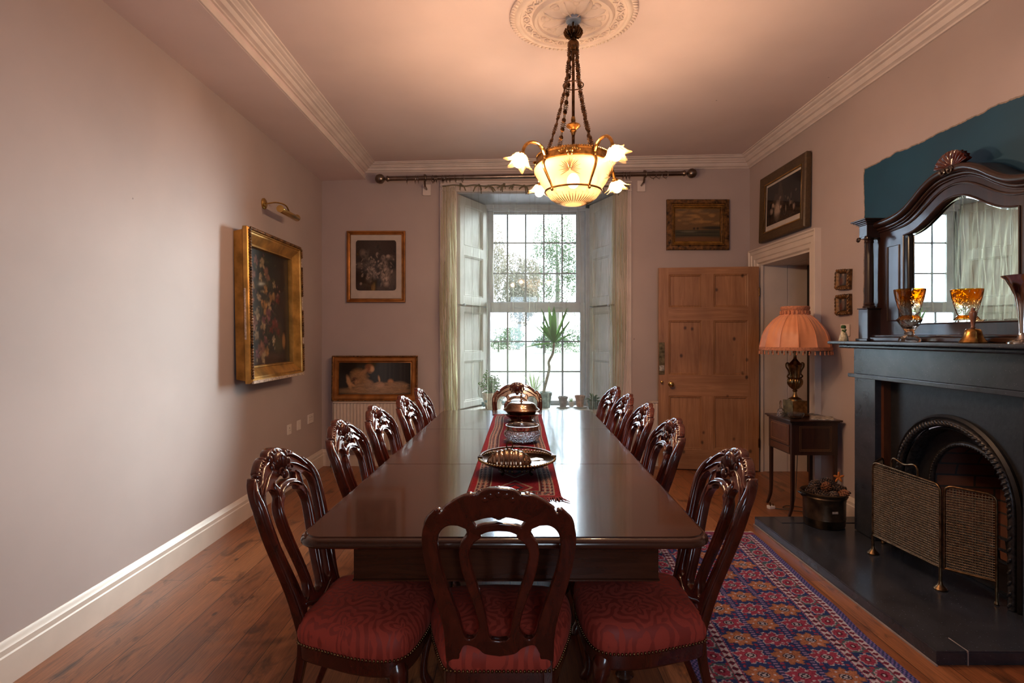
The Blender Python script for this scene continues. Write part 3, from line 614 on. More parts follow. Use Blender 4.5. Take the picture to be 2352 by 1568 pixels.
lp = [(.012, 0), (.020, .02), (.024, .045), (.036, .055), (.030, .07), (.036, .20), (.046, .38), (.052, .44), (.040, .455), (.058, .475), (.060, .50), (.045, .515), (.056, .54), (.056, .60), (.05, .714)]
for s in (0, 1):
    for y in (2.15, 4.15): MB().lathe(lp, 24, TO @ T(ax(s, y)+(.06 if s == 0 else -.06), y, 0)).build('leg', M['table'], tb)

# ------------------------------------------------------------------ dining chairs
def fill2d(splines, ext, bev, map_):
    cu = bpy.data.curves.new('tmp', 'CURVE'); cu.dimensions = '2D'; cu.fill_mode = 'BOTH'; cu.extrude = max(0, ext-bev); cu.bevel_depth = bev; cu.bevel_resolution = 2; cu.offset = -bev
    for s in splines:
        sp = cu.splines.new('POLY'); sp.points.add(len(s)-1); sp.use_cyclic_u = True
        for i, p in enumerate(s): sp.points[i].co = (p[0], p[1], 0, 1)
    o = bpy.data.objects.new('tmp', cu); C.objects.link(o); dg = bpy.context.evaluated_depsgraph_get(); dg.update()
    me = bpy.data.meshes.new_from_object(o.evaluated_get(dg)); C.objects.unlink(o); bpy.data.objects.remove(o)
    vs = [map_(v_.co) for v_ in me.vertices]; fs = [tuple(p.vertices) for p in me.polygons]; bpy.data.meshes.remove(me); return vs, fs
def sym(h): return h+[(-x, z) for x, z in reversed(h) if abs(x) > 1e-6]
def lean(z): return -.335*(z-.44)-.14*max(0, z-.80)
BK = lambda c: (c.x, lean(c.y)+c.z, c.y)
def arc(pts, n=5): return [(p.x, p.y) for p in cr(pts, n)]
outer = arc([(0, .960), (.025, .958), (.046, .950), (.060, .936)], 3)+arc([(.062, .941), (.09, .938), (.118, .924), (.148, .902)], 4)+arc([(.150, .896), (.156, .884), (.166, .884), (.170, .893)], 3)+\
    arc([(.176, .893), (.198, .868), (.214, .828), (.219, .780), (.210, .71), (.193, .64), (.176, .575), (.166, .515), (.164, .43)], 5)
base = [(.122, .43)]+arc([(.122, .455), (.105, .482), (.07, .474), (.045, .455), (0, .447)], 4)
OUT = outer+base[:-1]+[(0, .447)]; OUT = OUT+[(-x, z) for x, z in reversed(OUT) if x > 1e-6]
h1 = sym(arc([(0, .822), (.03, .819), (.053, .808)], 4)+arc([(.05, .799), (.072, .784), (.085, .756), (.081, .72), (.067, .67), (.052, .62), (.041, .575), (.034, .53), (.030, .508)], 4)+arc([(.022, .499), (0, .496)], 3))
h2 = arc([(.093, .829), (.090, .806), (.108, .786), (.115, .758), (.111, .72), (.098, .67), (.081, .62), (.067, .575), (.060, .54)], 4)+arc([(.066, .522), (.078, .506), (.094, .503), (.107, .517), (.118, .56), (.131, .60), (.151, .66), (.166, .71), (.174, .76), (.172, .80), (.160, .826), (.140, .840), (.115, .840)], 4)
h2m = [(-x, z) for x, z in h2]
h3 = sym(arc([(0, .870), (.04, .864), (.074, .852)], 4)+arc([(.063, .835), (.04, .843), (0, .848)], 4))
bf = fill2d([OUT, h1, h2, h2m, h3], .0155, .0045, BK)
def deco(m, pts, r, y=.017, flat=.6, n=5, taper=True):
    P = [Vector((p.x, lean(p.y)+y, p.y)) for p in cr(pts, n)]; N = len(P)
    m.tube(P, [r*(min(1, .35+3*min(i, N-1-i)/N) if taper else 1) for i in range(N)], 8, flat=flat, up=(0, 1, 0))
def make_chair():
    root = thing('dining_chair', 'x', 'dining chair', (0, 0, 0)); ch = M['chair']
    m = MB(); m.add(*bf)
    for s in (1, -1):
        g = lambda L: [(s*x, z) for x, z in L]
        deco(m, g([(.178, .882), (.200, .850), (.205, .80), (.198, .73), (.180, .65), (.162, .58), (.150, .52), (.146, .44)]), .0125, .014, 1.0)
        deco(m, g([(.165, .872), (.183, .842), (.190, .80), (.182, .73), (.165, .66)]), .005, .018)
        deco(m, g([(.055, .925), (.10, .916), (.135, .895), (.158, .872), (.182, .862)]), .009, .016, .8)
        deco(m, g([(.06, .895), (.10, .882), (.128, .866), (.15, .852), (.176, .83)]), .006, .017)
        deco(m, g([(.078, .862), (.092, .846), (.088, .812)]), .005, .017)
        deco(m, g([(.088, .81), (.100, .775), (.098, .73), (.084, .665), (.066, .60), (.050, .54), (.045, .50)]), .0095, .014, .9)
        deco(m, g([(0, .835), (.035, .831), (.062, .822), (.08, .806)]), .007, .016)
        deco(m, g([(0, .470), (.04, .477), (.08, .489), (.11, .497)]), .008, .015)
        m.ell((s*.168, lean(.885)+.004, .885), (.008, .016, .008), 10, 6)
        for k in range(6):
            t = k/5; x = .078+.068*t; z = .936-.030*t-.012*t*t; m.ell((s*x, lean(z)+.002, z), (.010, .019, .0075), 8, 6)
    m.build('back_frame', ch, root, smooth=50)
    m = MB()
    for k in range(-2, 3):
        a = k*.52; x = .044*math.sin(a); z = .911+.034*math.cos(a); m.ell((x, lean(z), z), (.0150, .0185, .0165), 12, 8, rot=Matrix.Rotation(a, 3, 'Y'))
    m.ell((0, lean(.905)+.012, .905), (.048, .016, .044), 16, 10)
    for k in range(-3, 4):
        m.ell((k*.0125, lean(.905)+.026-abs(k)*.0025, .905-abs(k)*.002), (.0052, .008, .034-abs(k)*.004), 8, 8, rot=Matrix.Rotation(k*.13, 3, 'Y'))
    for s in (1, -1):
        P = [(s*(.03+.020*math.cos(t)*(1-t/9)), lean(.88)+.026, .880+.020*math.sin(t)*(1-t/9)) for t in [i*.5 for i in range(13)]]; m.tube(P, .0042, 6)
        m.ell((s*.052, lean(.925)+.014, .925), (.012, .012, .020), 8, 6); m.ell((s*.058, lean(.90)+.014, .90), (.010, .010, .018), 8, 6)
    m.ell((0, lean(.868)+.018, .868), (.016, .012, .018), 10, 6)
    m.build('crest_carving', ch, root, smooth=60)
    half = [(0, -.012), (.11, -.012), (.160, -.006), (.182, .03), (.205, .10), (.232, .19), (.244, .27), (.238, .335), (.210, .372), (.15, .392), (.07, .402), (0, .405)]
    plan = [(p.x, p.y) for p in cr(half, 4)]; plan = plan+[(-x, y) for x, y in reversed(plan[1:-1])]
    def ring(k, z, zf=0.): return [(x*k, .2+(y-.2)*k, z+zf*math.exp(-((abs(x)-.20)**2+(y-.33)**2)/.006)) for x, y in plan]
    MB().loft([ring(.99, .400), ring(1.0, .408), ring(1.018, .425), ring(1.02, .44), ring(1.0, .458, .004), ring(.95, .474, .006), ring(.85, .486, .003), ring(.68, .494), ring(.45, .499), ring(.2, .501)]).build('seat', M['damask'], root, smooth=80)
    m = MB(); m.loft([ring(.955, .338), ring(.975, .342), ring(.982, .35), ring(.985, .395), ring(.99, .404)]); m.build('seat_rail', ch, root, smooth=40)
    m = MB(); per = [Vector((*p, 0)) for p in plan]; per.append(per[0]); acc = 0; step = .0125
    L = [0]
    for i in range(len(per)-1): L.append(L[-1]+(per[i+1]-per[i]).length)
    t = 0
    while t < L[-1]:
        i = max(j for j in range(len(L)-1) if L[j] <= t); f = (t-L[i])/(L[i+1]-L[i]); p = per[i].lerp(per[i+1], f); q = Vector((p.x*1.012, .2+(p.y-.2)*1.012, .407)); m.ell(q, (.0052, .0052, .0052), 6, 4); t += step
    tag(m.build('nail_trim', M['oldbrass'], root, smooth=60), 'row of round brass upholstery nails')
    for s in (1, -1):
        P = cr([(s*.145, .0, .46), (s*.147, .004, .40), (s*.150, -.004, .30), (s*.156, -.035, .15), (s*.162, -.085, .0)], 5)
        MB().tube(P, [.024-.008*i/(len(P)-1) for i in range(len(P))], 4, up=(1, 0, 0), twist=PI/4).build('leg', ch, root, smooth=30, bevel=.003)
        P = cr([(s*.190, .330, .40), (s*.212, .350, .33), (s*.214, .357, .27), (s*.198, .337, .15), (s*.192, .331, .06), (s*.204, .350, .0)], 5)
        R = [.028, .031, .033, .034, .033, .031, .029, .027, .025, .023, .021, .019, .018, .017, .016, .015, .0145, .014, .0145, .015, .0165, .018, .020, .021, .021, .019]
        MB().tube(P, R, 10, up=(1, 0, 0)).build('leg', ch, root, smooth=50)
    return root
proto = make_chair()
def zmap(z): return z if z >= .80 else (.80-(.80-z)*1.145 if z >= .407 else z*.350/.407)
for ch_ in proto.children:
    for v_ in ch_.data.vertices: v_.co.z = zmap(v_.co.z)
    ch_.data.update()
CHS = [  # crest x, crest y, facing angle of the seat (0 = +x), label
 (-.880, 2.02, -5, 'left row dining chair nearest the camera, its whole red seat showing'),
 (-.850, 2.70, -4, 'second dining chair from the camera along the left of the table'),
 (-.815, 3.25, -4, 'third dining chair from the camera, left of table, before the radiator'),
 (-.755, 3.80, -4, 'fourth dining chair along the left, below the mother and child picture corner'),
 (-.740, 4.37, 0, 'farthest dining chair of the left row, by the table\'s far corner'),
 (.842, 2.02, 180.5, 'right row dining chair nearest the camera, standing on the patterned rug'),
 (.835, 2.76, 181, 'second dining chair from the camera along the right of the table'),
 (.852, 3.38, 180, 'third dining chair along the right, crest overlapping the radiator beside the door'),
 (.852, 3.93, 181, 'fourth dining chair along the right side of the table'),
 (.870, 4.50, 184, 'farthest dining chair of the right row, before the window'),
 (-.032, 1.50, 90, 'head dining chair seen from behind at the near end of the table'),
 (.060, 4.90, -90, 'foot dining chair at the far end, its carved front facing the camera'),
]
for i, (x, y, a, lab) in enumerate(CHS):
    c = proto if i == 0 else copy_tree(proto)
    r = math.radians(a); f = Vector((math.cos(r), math.sin(r))); c.location = (x+f.x*.195, y+f.y*.195, 0); c.rotation_euler = (0, 0, r-PI/2)
    tag(c, lab, 'dining chair', 'carved balloon back chairs round the dining table')

# ------------------------------------------------------------------ runner and table ware
def painted(name, w, h, nx, ny, fn, mat, parent=None, warp=None, loc=None, rotz=None):
    """grid of w x h whose colour comes from fn(u, v) arrays in metres"""
    U, V = np.meshgrid(np.linspace(0, w, nx+1), np.linspace(0, h, ny+1)); col = fn(U, V); a = np.ones((nx+1)*(ny+1)*4, dtype=np.float32).reshape(-1, 4); a[:, :3] = col.reshape(-1, 3)
    m = MB(); m.grid(warp or (lambda s, t: (s*w, t*h, 0)), nx, ny)
    return m.build(name, mat, parent, smooth=0 if warp is None else 60, fix=False, colors=a, loc=loc, rotz=rotz)
def lin(r, g, b_): return np.array(srgb(r, g, b_)[:3])
def runner_fn(U, V):
    W, H = .362, 2.19; n = np.random.RandomState(3).rand(*U.shape); red = lin(150, 28, 40); dk = lin(70, 16, 26); cream = lin(196, 176, 160); navy = lin(40, 36, 52)
    x = np.minimum(U, W-U); y = np.minimum(V, H-V); e = np.minimum(x, y); col = np.zeros(U.shape+(3,))+red*.9
    col[e > .022] = cream*.75; k = (e > .026) & (e < .072); along = np.where(x < y, V, U)
    pat = np.sin(along*2*PI/.045)*np.cos((e-.049)*2*PI/.04)
    col[k] = np.where((np.abs(pat) > .42)[k][:, None], navy*1.4, cream*.8); col[k & (np.abs(pat) < .12)] = red
    col[(e >= .072) & (e < .077)] = dk; col[(e >= .077) & (e < .083)] = cream*.7
    inn = e >= .083; col[inn] = lin(116, 26, 42); cu = (U-W/2); cv = (V % .26)-.13; dd = np.abs(cu)/.075+np.abs(cv)/.11
    col[inn & (dd < 1) & (dd > .85)] = cream*.6; col[inn & (dd < .5)] = navy*1.2; col[inn & (dd < .28)] = red
    return col*(.42+.34*n[..., None])
rn = thing('table_runner', 'narrow crimson patterned table runner with fringed ends along the table', 'table runner', (.035, 3.21, TZ), math.radians(-1.2))
painted('runner_cloth', .362, 2.19, 90, 440, runner_fn, M['rug'], rn, lambda s, t: (s*.362-.181+.004*math.sin(t*19), t*2.19-1.095, .0045))
MB().box(-.181, .181, -1.095, 1.095, .0005, .0035).build('backing', M['fringe'], rn, smooth=0)
m = MB()
for sgn in (-1, 1):
    for k in range(74):
        x = -.185+.37*k/73; L = rnd.uniform(.035, .062); dx = rnd.uniform(-.02, .02)+.1*x*(1 if sgn < 0 else .3)
        m.tube([(x, sgn*1.093, .004), (x+dx*.5, sgn*(1.093+L*.55), .005), (x+dx, sgn*(1.093+L), .003)], [.0022, .0024, .0012], 5)
tag(m.build('fringe', M['fringe'], rn), None, None, None, 'stuff')
for q in (-1, 1):
    m = MB()
    for k in range(110):
        y = -1.09+2.18*k/109; m.ell((q*.1815, y, .004), (.004, .006, .0035), 5, 4)
    m.build('edge_braid', M['fringe'], rn)

# cake basket with a scallop shell dish
tbk = thing('cake_basket', 'round silver cake basket with beaded rim on a pierced foot, near end of runner', 'cake basket', (.030, 2.50, TZ+.005))
m = MB(); m.shell([(.02, .040), (.10, .038), (.13, .042), (.155, .052), (.168, .061), (.172, .062), (.170, .058), (.155, .048), (.13, .038), (.10, .034), (.02, .036)], 48)
m.build('basket_tray', M['copper'], tbk, smooth=60)
m = MB()
for k in range(72): a = 2*PI*k/72; m.ell((.171*math.cos(a), .171*math.sin(a), .062), (.006, .006, .005), 6, 4, rot=None)
m.build('beaded_rim', M['goldmetal'], tbk)
for k in range(4):
    a = PI/4+PI/2*k; m = MB()
    m.tube([(r_*math.cos(a), r_*math.sin(a), z) for r_, z in ((.085, .038), (.092, .028), (.080, .014), (.094, .003))], [.006, .005, .004, .007], 8)
    for j in range(5):
        b_ = a+(j-2)*.26; m.tube([(.083*math.cos(b_+t*.12), .083*math.sin(b_+t*.12), .038-.018*(1-abs(t))) for t in (-1, -.5, 0, .5, 1)], .0022, 6); m.ell((.083*math.cos(b_), .083*math.sin(b_), .018), (.004, .004, .006), 6, 4)
    m.build('foot', M['bronze'], tbk)
m = MB(); m.tube([(.168*math.cos(t), .168*math.sin(t)*.97, .068+.012*math.sin(t)) for t in [PI*.02+PI*.96*i/24 for i in range(25)]], .0045, 8, flat=1.6); m.cbox((.166, .0, .072), (.022, .012, .010)); m.cbox((-.166, 0, .066), (.022, .012, .010)); m.build('handle', M['bronze'], tbk)
sh = thing('shell_dish', 'scallop shell shaped silver butter cover lying in the cake basket', 'shell dish', (-.005, 2.485, TZ+.048))
def shellf(s, t):
    a = -PI+2*PI*s; r = math.sin(PI*.5*min(1, t*1.0))
    rib = 1+.075*math.cos(a*8); return (.098*r*math.cos(a)*rib-.0, .066*r*math.sin(a)*rib, .060*math.cos(PI*.5*t)*(1+.06*math.cos(a*8)*t))
m = MB(); N = 64
def sp_(s, t):            # ribbed scallop body: ribs run across the length
    x = -.100+.200*t; e = math.sqrt(max(0, 1-(x/.101)**2)); ph = s*PI; rb = 1+.07*abs(math.sin((t**.8)*PI*9))
    return (x, -math.cos(ph)*.064*e*rb, math.sin(ph)*.060*e*rb+.001)
m.grid(sp_, 16, 96); m.build('shell_body', M['copper'], sh, smooth=70, fix=False)
m = MB(); m.tube(cr([(-.004, 0, .055), (-.012, 0, .075), (-.006, 0, .092), (.010, 0, .095), (.016, 0, .080), (.006, 0, .06)], 5), .003, 8); m.ell((0, 0, .060), (.012, .010, .006)); m.build('shell_handle', M['bronze'], sh)
fk = thing('serving_slice', 'gilt serving slice resting in the basket beside the shell dish', 'serving slice', (.115, 2.49, TZ+.052), .25)
MB().loft([[(x, -w_, z), (x, w_, z), (x, w_, z+.002), (x, -w_, z+.002)] for x, w_, z in ((-.035, .006, .004), (-.02, .022, .010), (.01, .026, .013), (.035, .012, .010))]).build('blade', M['goldmetal'], fk, bevel=.001)
MB().tube([(.02, .0, .006), (-.02, .02, .004), (-.055, .03, .002)], .0035, 8).build('slice_handle', M['goldmetal'], fk)
# crystal bowl
bw = thing('crystal_bowl', 'cut crystal bowl with a silver rim on the middle of the runner', 'glass bowl', (.070, 3.215, TZ+.005))
m = MB(); m.shell([(.001, .004), (.055, .003), (.075, .008), (.098, .025), (.108, .045), (.104, .062), (.095, .074), (.090, .080), (.086, .080), (.091, .072), (.100, .060), (.103, .045), (.094, .028), (.072, .013), (.055, .009), (.001, .009)], 48); m.build('bowl_glass', M['crystal'], bw, smooth=70)
MB().shell([(.0935, .070), (.0945, .088), (.0975, .095), (.0975, .098), (.094, .0985), (.091, .095), (.0905, .078), (.0935, .070)], 48).build('silver_rim', M['silver'], bw, smooth=50)
# covered serving dish
cv = thing('covered_dish', 'lidded silver muffin dish with tall finial at the far end of the runner', 'covered dish', (.080, 3.98, TZ+.005))
MB().lathe([(.085, 0), (.088, .006), (.078, .014), (.080, .022), (.105, .038), (.116, .050), (.126, .054), (.128, .058), (.12, .060), (.10, .055)], 48).build('lower_dish', M['copper'], cv, smooth=50)
MB().lathe([(.10, .056), (.108, .064), (.118, .078), (.129, .082), (.131, .087), (.12, .090)], 48).build('upper_dish', M['copper'], cv, smooth=50)
MB().lathe([(.128, .088), (.124, .094), (.112, .100), (.106, .110), (.098, .124), (.084, .134), (.060, .139), (.030, .142), (.010, .144), (.001, .144)], 48, lobes=0).build('dish_lid', M['copper'], cv, smooth=50)
MB().lathe([(.018, .142), (.012, .147), (.006, .151), (.008, .160), (.005, .166), (.009, .172), (.006, .180), (.009, .188), (.005, .196), (.008, .204), (.002, .211)], 16).build('finial', M['copper'], cv)

# ------------------------------------------------------------------ ceiling rose and chandelier
CX, CY = .360, 3.16
rz = cz(CX)
rs = thing('ceiling_rose', 'large round moulded plaster rose on the ceiling above the chandelier', 'ceiling rose', (CX, CY, rz)); rs.rotation_euler = (0, -math.atan(.0204), 0)
m = MB(); pr = [(.001, -.018), (.20, -.018), (.205, -.030), (.222, -.034), (.230, -.026), (.236, -.016), (.30, -.016), (.306, -.026), (.322, -.028), (.332, -.020), (.338, -.014), (.362, -.010), (.364, .002)]
m.shell(pr, 96)
for k in range(8):                                           # petals
    a = 2*PI*k/8+PI/8; R = Matrix.Rotation(a, 3, 'Z')
    def pf(s, t, R=R):
        x = .045+.145*t; w_ = .058*math.sin(PI*min(1, .12+t*.88))**.7*(1-.15*t); y = (s*2-1)*w_; q = 1-abs(s*2-1); z = -.018-.020*q**.6*math.sin(PI*t)**.5-.006*math.cos(s*4*PI)*math.sin(PI*t)*q; return R @ Vector((x, y, z))
    m.grid(pf, 10, 10); m.tube([R @ Vector((.05, 0, -.036)), R @ Vector((.12, 0, -.044)), R @ Vector((.18, 0, -.03))], .0035, 6)
    a2 = a+PI/8; R2 = Matrix.Rotation(a2, 3, 'Z'); m.ell(R2 @ Vector((.150, 0, -.018)), (.022, .020, .012), 10, 6, rot=R2); m.ell(R2 @ Vector((.172, 0, -.018)), (.014, .028, .010), 8, 6, rot=R2); m.ell(R2 @ Vector((.075, 0, -.020)), (.030, .012, .012), 8, 6, rot=R2)
for k in range(18):                                          # flowers and leaves in the outer band
    a = 2*PI*k/18; c0 = Vector((.268*math.cos(a), .268*math.sin(a), -.018))
    for j in range(5):
        b_ = a+2*PI*j/5; m.ell(c0+Vector((.011*math.cos(b_), .011*math.sin(b_), -.002)), (.008, .008, .007), 7, 5)
    m.ell(c0+Vector((0, 0, -.008)), (.005, .005, .004), 6, 4)
    a3 = a+PI/18
    for q in (-1, 1):
        m.tube([((.268+q*dr_)*math.cos(a3+da), (.268+q*dr_)*math.sin(a3+da), -.020) for dr_, da in ((.022, -.10), (.006, -.03), (-.008, .04), (-.018, .09))], [.002, .006, .006, .002], 6)
for k in range(84):                                          # leaf rim
    a = 2*PI*k/84; R = Matrix.Rotation(a+.5, 3, 'Z'); m.ell((.350*math.cos(a), .350*math.sin(a), -.014), (.017, .0075, .008), 8, 5, rot=R)
tag(m.build('moulding', M['plaster'], rs, smooth=50))
MB().lathe([(.001, -.040), (.040, -.040), (.045, -.034), (.045, -.018), (.001, -.018)], 24).build('boss_plate', M['frame'], rs)

CH_ = thing('chandelier', 'gilt bowl chandelier on four ornate chains with lit frosted glass roses', 'chandelier', (CX, CY, 0))
CH_.rotation_euler = (0, 0, 0)
m = MB(); m.tube([(0, 0, rz-.04), (0, 0, rz-.075)], .006, 8)
m.lathe([(.012, 3.085), (.030, 3.090), (.036, 3.105), (.030, 3.125), (.010, 3.140)], 24)
for k in range(18):
    a = 2*PI*k/18; m.tube([(r_*math.cos(a), r_*math.sin(a), z) for r_, z in ((.018, 3.082), (.040, 3.086), (.050, 3.102), (.047, 3.118))], [.006, .009, .007, .003], 6, flat=.5)
    a += PI/18; m.tube([(r_*math.cos(a), r_*math.sin(a), z) for r_, z in ((.015, 3.10), (.032, 3.118), (.034, 3.140))], [.005, .007, .002], 6, flat=.5)
m.build('canopy', M['bronze'], CH_)
m = MB(); m.lathe([(.008, 3.085), (.010, 3.06), (.022, 3.056), (.032, 3.044), (.034, 3.030), (.030, 3.012), (.016, 3.004), (.006, 3.0)], 24); m.build('chain_hub', M['bronze'], CH_)
MB().tube([(0, 0, 3.02), (0, 0, 2.34)], .0085, 12).build('stem', M['bronze'], CH_)
MB().lathe([(.010, 2.62), (.013, 2.60), (.011, 2.592), (.020, 2.585), (.038, 2.574), (.040, 2.566), (.030, 2.556), (.016, 2.546), (.018, 2.538), (.012, 2.53), (.010, 2.515)], 24, lobes=16, amp=.05).build('stem_knop', M['goldmetal'], CH_)
MB().tube([(.058*math.cos(a), .058*math.sin(a), 2.80) for a in [2*PI*i/32 for i in range(32)]], .0035, 8, True).build('chain_ring', M['bronze'], CH_)
ANG = [math.radians(a) for a in (218, 296, 41, 116)]
for a in ANG:
    ca, sa = math.cos(a), math.sin(a); m = MB()
    P = cr([(.026*ca, .026*sa, 3.035), (.036*ca, .036*sa, 2.95), (.046*ca, .046*sa, 2.87), (.060*ca, .060*sa, 2.79), (.098*ca, .098*sa, 2.65), (.145*ca, .145*sa, 2.51), (.198*ca, .198*sa, 2.375)], 10)
    L = [0]
    for i in range(len(P)-1): L.append(L[-1]+(P[i+1]-P[i]).length)
    def at(t):
        t = min(max(t, 0), L[-1]-1e-6); i = max(j for j in range(len(L)-1) if L[j] <= t); return P[i].lerp(P[i+1], (t-L[i])/(L[i+1]-L[i]))
    t = 0; unit = .098; side = Vector((-sa, ca, 0))
    while t < L[-1]-.02:
        def X(d): return at(t+d)
        d = (X(.05)-X(0)).normalized(); up_ = d.cross(side); R = Matrix((side, up_, d)).transposed()
        for dd in (.015, .067): m.ell(X(dd), (.0145, .006, .016), 10, 8, rot=R)
        for s in (-1, 1):
            m.tube([X(.026)+side*s*.006, X(.056)+side*s*.006], .003, 6)
            for dd in (.030, .041, .052): m.ell(X(dd)+side*s*.0145, (.0034,)*3, 6, 4); m.tube([X(dd)-side*.013, X(dd)+side*.013], .0022, 5) if s > 0 else None
        m.tube([X(.080)+side*.004, X(.100)+side*.004], .0025, 6); m.tube([X(.080)-side*.004, X(.100)-side*.004], .0025, 6); t += unit
    m.build('chain', M['bronze'], CH_)
bprof = [(.200, 2.395), (.208, 2.392), (.212, 2.384), (.206, 2.378), (.208, 2.366), (.214, 2.352), (.216, 2.342), (.210, 2.336), (.204, 2.338), (.198, 2.36), (.196, 2.39), (.200, 2.395)]
m = MB(); m.shell(bprof, 64)
for k in range(90): a = 2*PI*k/90; m.ell((.209*math.cos(a), .209*math.sin(a), 2.391), (.0045, .0045, .004), 6, 4)
m.build('rim_band', M['goldmetal'], CH_, smooth=40)
for k in range(4):
    a = ANG[k]+PI/4+(.08 if k % 2 else -.08); m = MB(); c0 = Vector((.216*math.cos(a), .216*math.sin(a), 2.365)); R = Matrix.Rotation(a, 3, 'Z')
    m.ell(c0, (.010, .020, .022), 10, 8, rot=R)
    for s in (-1, 1):
        for j in range(3): m.ell(c0+R @ Vector((.004, s*(.022+.014*j), .008-.006*j)), (.006, .010, .007), 8, 5, rot=R)
        m.ell(c0+R @ Vector((.006, s*.010, -.022)), (.006, .006, .012), 8, 5)
    m.build('rim_mount', M['goldmetal'], CH_)
gp = [(p.x, p.y) for p in cr([(.203, 2.345), (.222, 2.322), (.219, 2.295), (.200, 2.262), (.180, 2.232), (.162, 2.205), (.154, 2.188), (.135, 2.160), (.104, 2.137), (.06, 2.121), (.001, 2.116)], 4)]
bowl = MB().shell(gp, 64).build('glass_bowl', M['frost'], CH_, smooth=70)
def gr(z):
    for i in range(len(gp)-1):
        if gp[i][1] >= z >= gp[i+1][1]: f = (gp[i][1]-z)/(gp[i][1]-gp[i+1][1]+1e-9); return gp[i][0]+(gp[i+1][0]-gp[i][0])*f
    return .001
for k in range(4):
    a = ANG[k]+PI/4+(.08 if k % 2 else -.08); m = MB()
    for j in range(21):
        b_ = -.35+(PI+.7)*j/20; r1 = .050 if j % 2 else .062; pts = []
        for q in range(5):
            t = .10+.90*q/4; z = 2.262+r1*t*math.sin(b_); aa = a+r1*t*math.cos(b_)/.20; rr = gr(z)+.0012; pts.append((rr*math.cos(aa), rr*math.sin(aa), z))
        m.tube(pts, [.0005, .0013, .0016, .0012, .0004], 5)
    m.build('cut_star', M['goldmetal'], bowl)
m = MB()
for k in range(44):
    a = 2*PI*k/44; m.tube([((gr(z)+.0012)*math.cos(a), (gr(z)+.0012)*math.sin(a), z) for z in (2.119, 2.126, 2.138, 2.152+(.012 if k % 2 else 0))], [.0005, .0024, .0024, .0005], 5)
m.build('cut_star', M['goldmetal'], bowl)
MB().ell((0, 0, 2.255), (.036, .036, .044), 16, 10).build('bulb', M['bowlbulb'], CH_)
MB().tube([((.158+.003)*math.cos(a), .161*math.sin(a), 2.192) for a in [2*PI*i/64 for i in range(64)]], .0055, 8, True).build('lower_ring', M['goldmetal'], CH_)
rl = random.Random(11)
for k, a in enumerate(ANG):
    ca, sa = math.cos(a), math.sin(a); m = MB()
    Pp = [((gr(z)+.006)*ca, (gr(z)+.006)*sa, z) for z in (2.335, 2.31, 2.285, 2.26, 2.235, 2.21, 2.190)]; m.tube(Pp, [.010, .008, .0075, .007, .0065, .006, .006], 8); m.ell((.163*ca, .163*sa, 2.182), (.009, .009, .011)); m.ell((.214*ca, .214*sa, 2.345), (.012, .012, .022))
    m.build('strap', M['goldmetal'], CH_)
    m = MB(); m.tube(cr([(.214*ca, .214*sa, 2.362), (.235*ca, .235*sa, 2.392), (.275*ca, .275*sa, 2.412), (.325*ca, .325*sa, 2.405), (.360*ca, .360*sa, 2.375), (.375*ca, .375*sa, 2.335)], 5), [.011]*8+[.009]*18, 8)
    D = Vector((.42*ca, .42*sa, -.9)).normalized(); O3 = Vector((.374*ca, .374*sa, 2.34)); A = align(O3, O3+D)
    m.lathe([(.008, -.004), (.015, .002), (.018, .014), (.020, .018), (.016, .022), (.010, .022)], 20, A)
    for j in range(10): b_ = 2*PI*j/10; m.tube([A @ Vector((r_*math.cos(b_), r_*math.sin(b_), z)) for r_, z in ((.014, .008), (.020, .014), (.024, .022))], [.003, .004, .002], 6)
    m.build('arm', M['goldmetal'], CH_)
    m = MB()
    for lay, (r0, r1, n, h, z0) in enumerate(((.016, .056, 6, .060, .014), (.014, .044, 5, .064, .018))):
        for j in range(n):
            b_ = 2*PI*j/n+lay*.5+k*.7; w_ = 2*PI/n*.62; ph = rl.uniform(-.15, .15)
            def petal(s, t, b_=b_, w_=w_, r0=r0, r1=r1, h=h, z0=z0, ph=ph):
                aa = b_+(s-.5)*2*w_*(.55+.45*math.sin(PI*min(1, t*1.05))); r = r0+(r1-r0)*t**.6+.014*t**5*(1+math.cos((s-.5)*2*PI))+.004*math.sin(s*9+t*5); z = z0+h*t*(1-.22*abs(s-.5)*2)+ph*.03*t; return A @ Vector((r*math.cos(aa), r*math.sin(aa), z))
            m.grid(petal, 8, 8)
    sh_ = m.build('rose_shade', M['rose'], CH_, smooth=80, fix=False)
    MB().ell(A @ Vector((0, 0, .064)), (.027, .027, .027), 14, 8).build('bulb', M['bulb'], sh_)

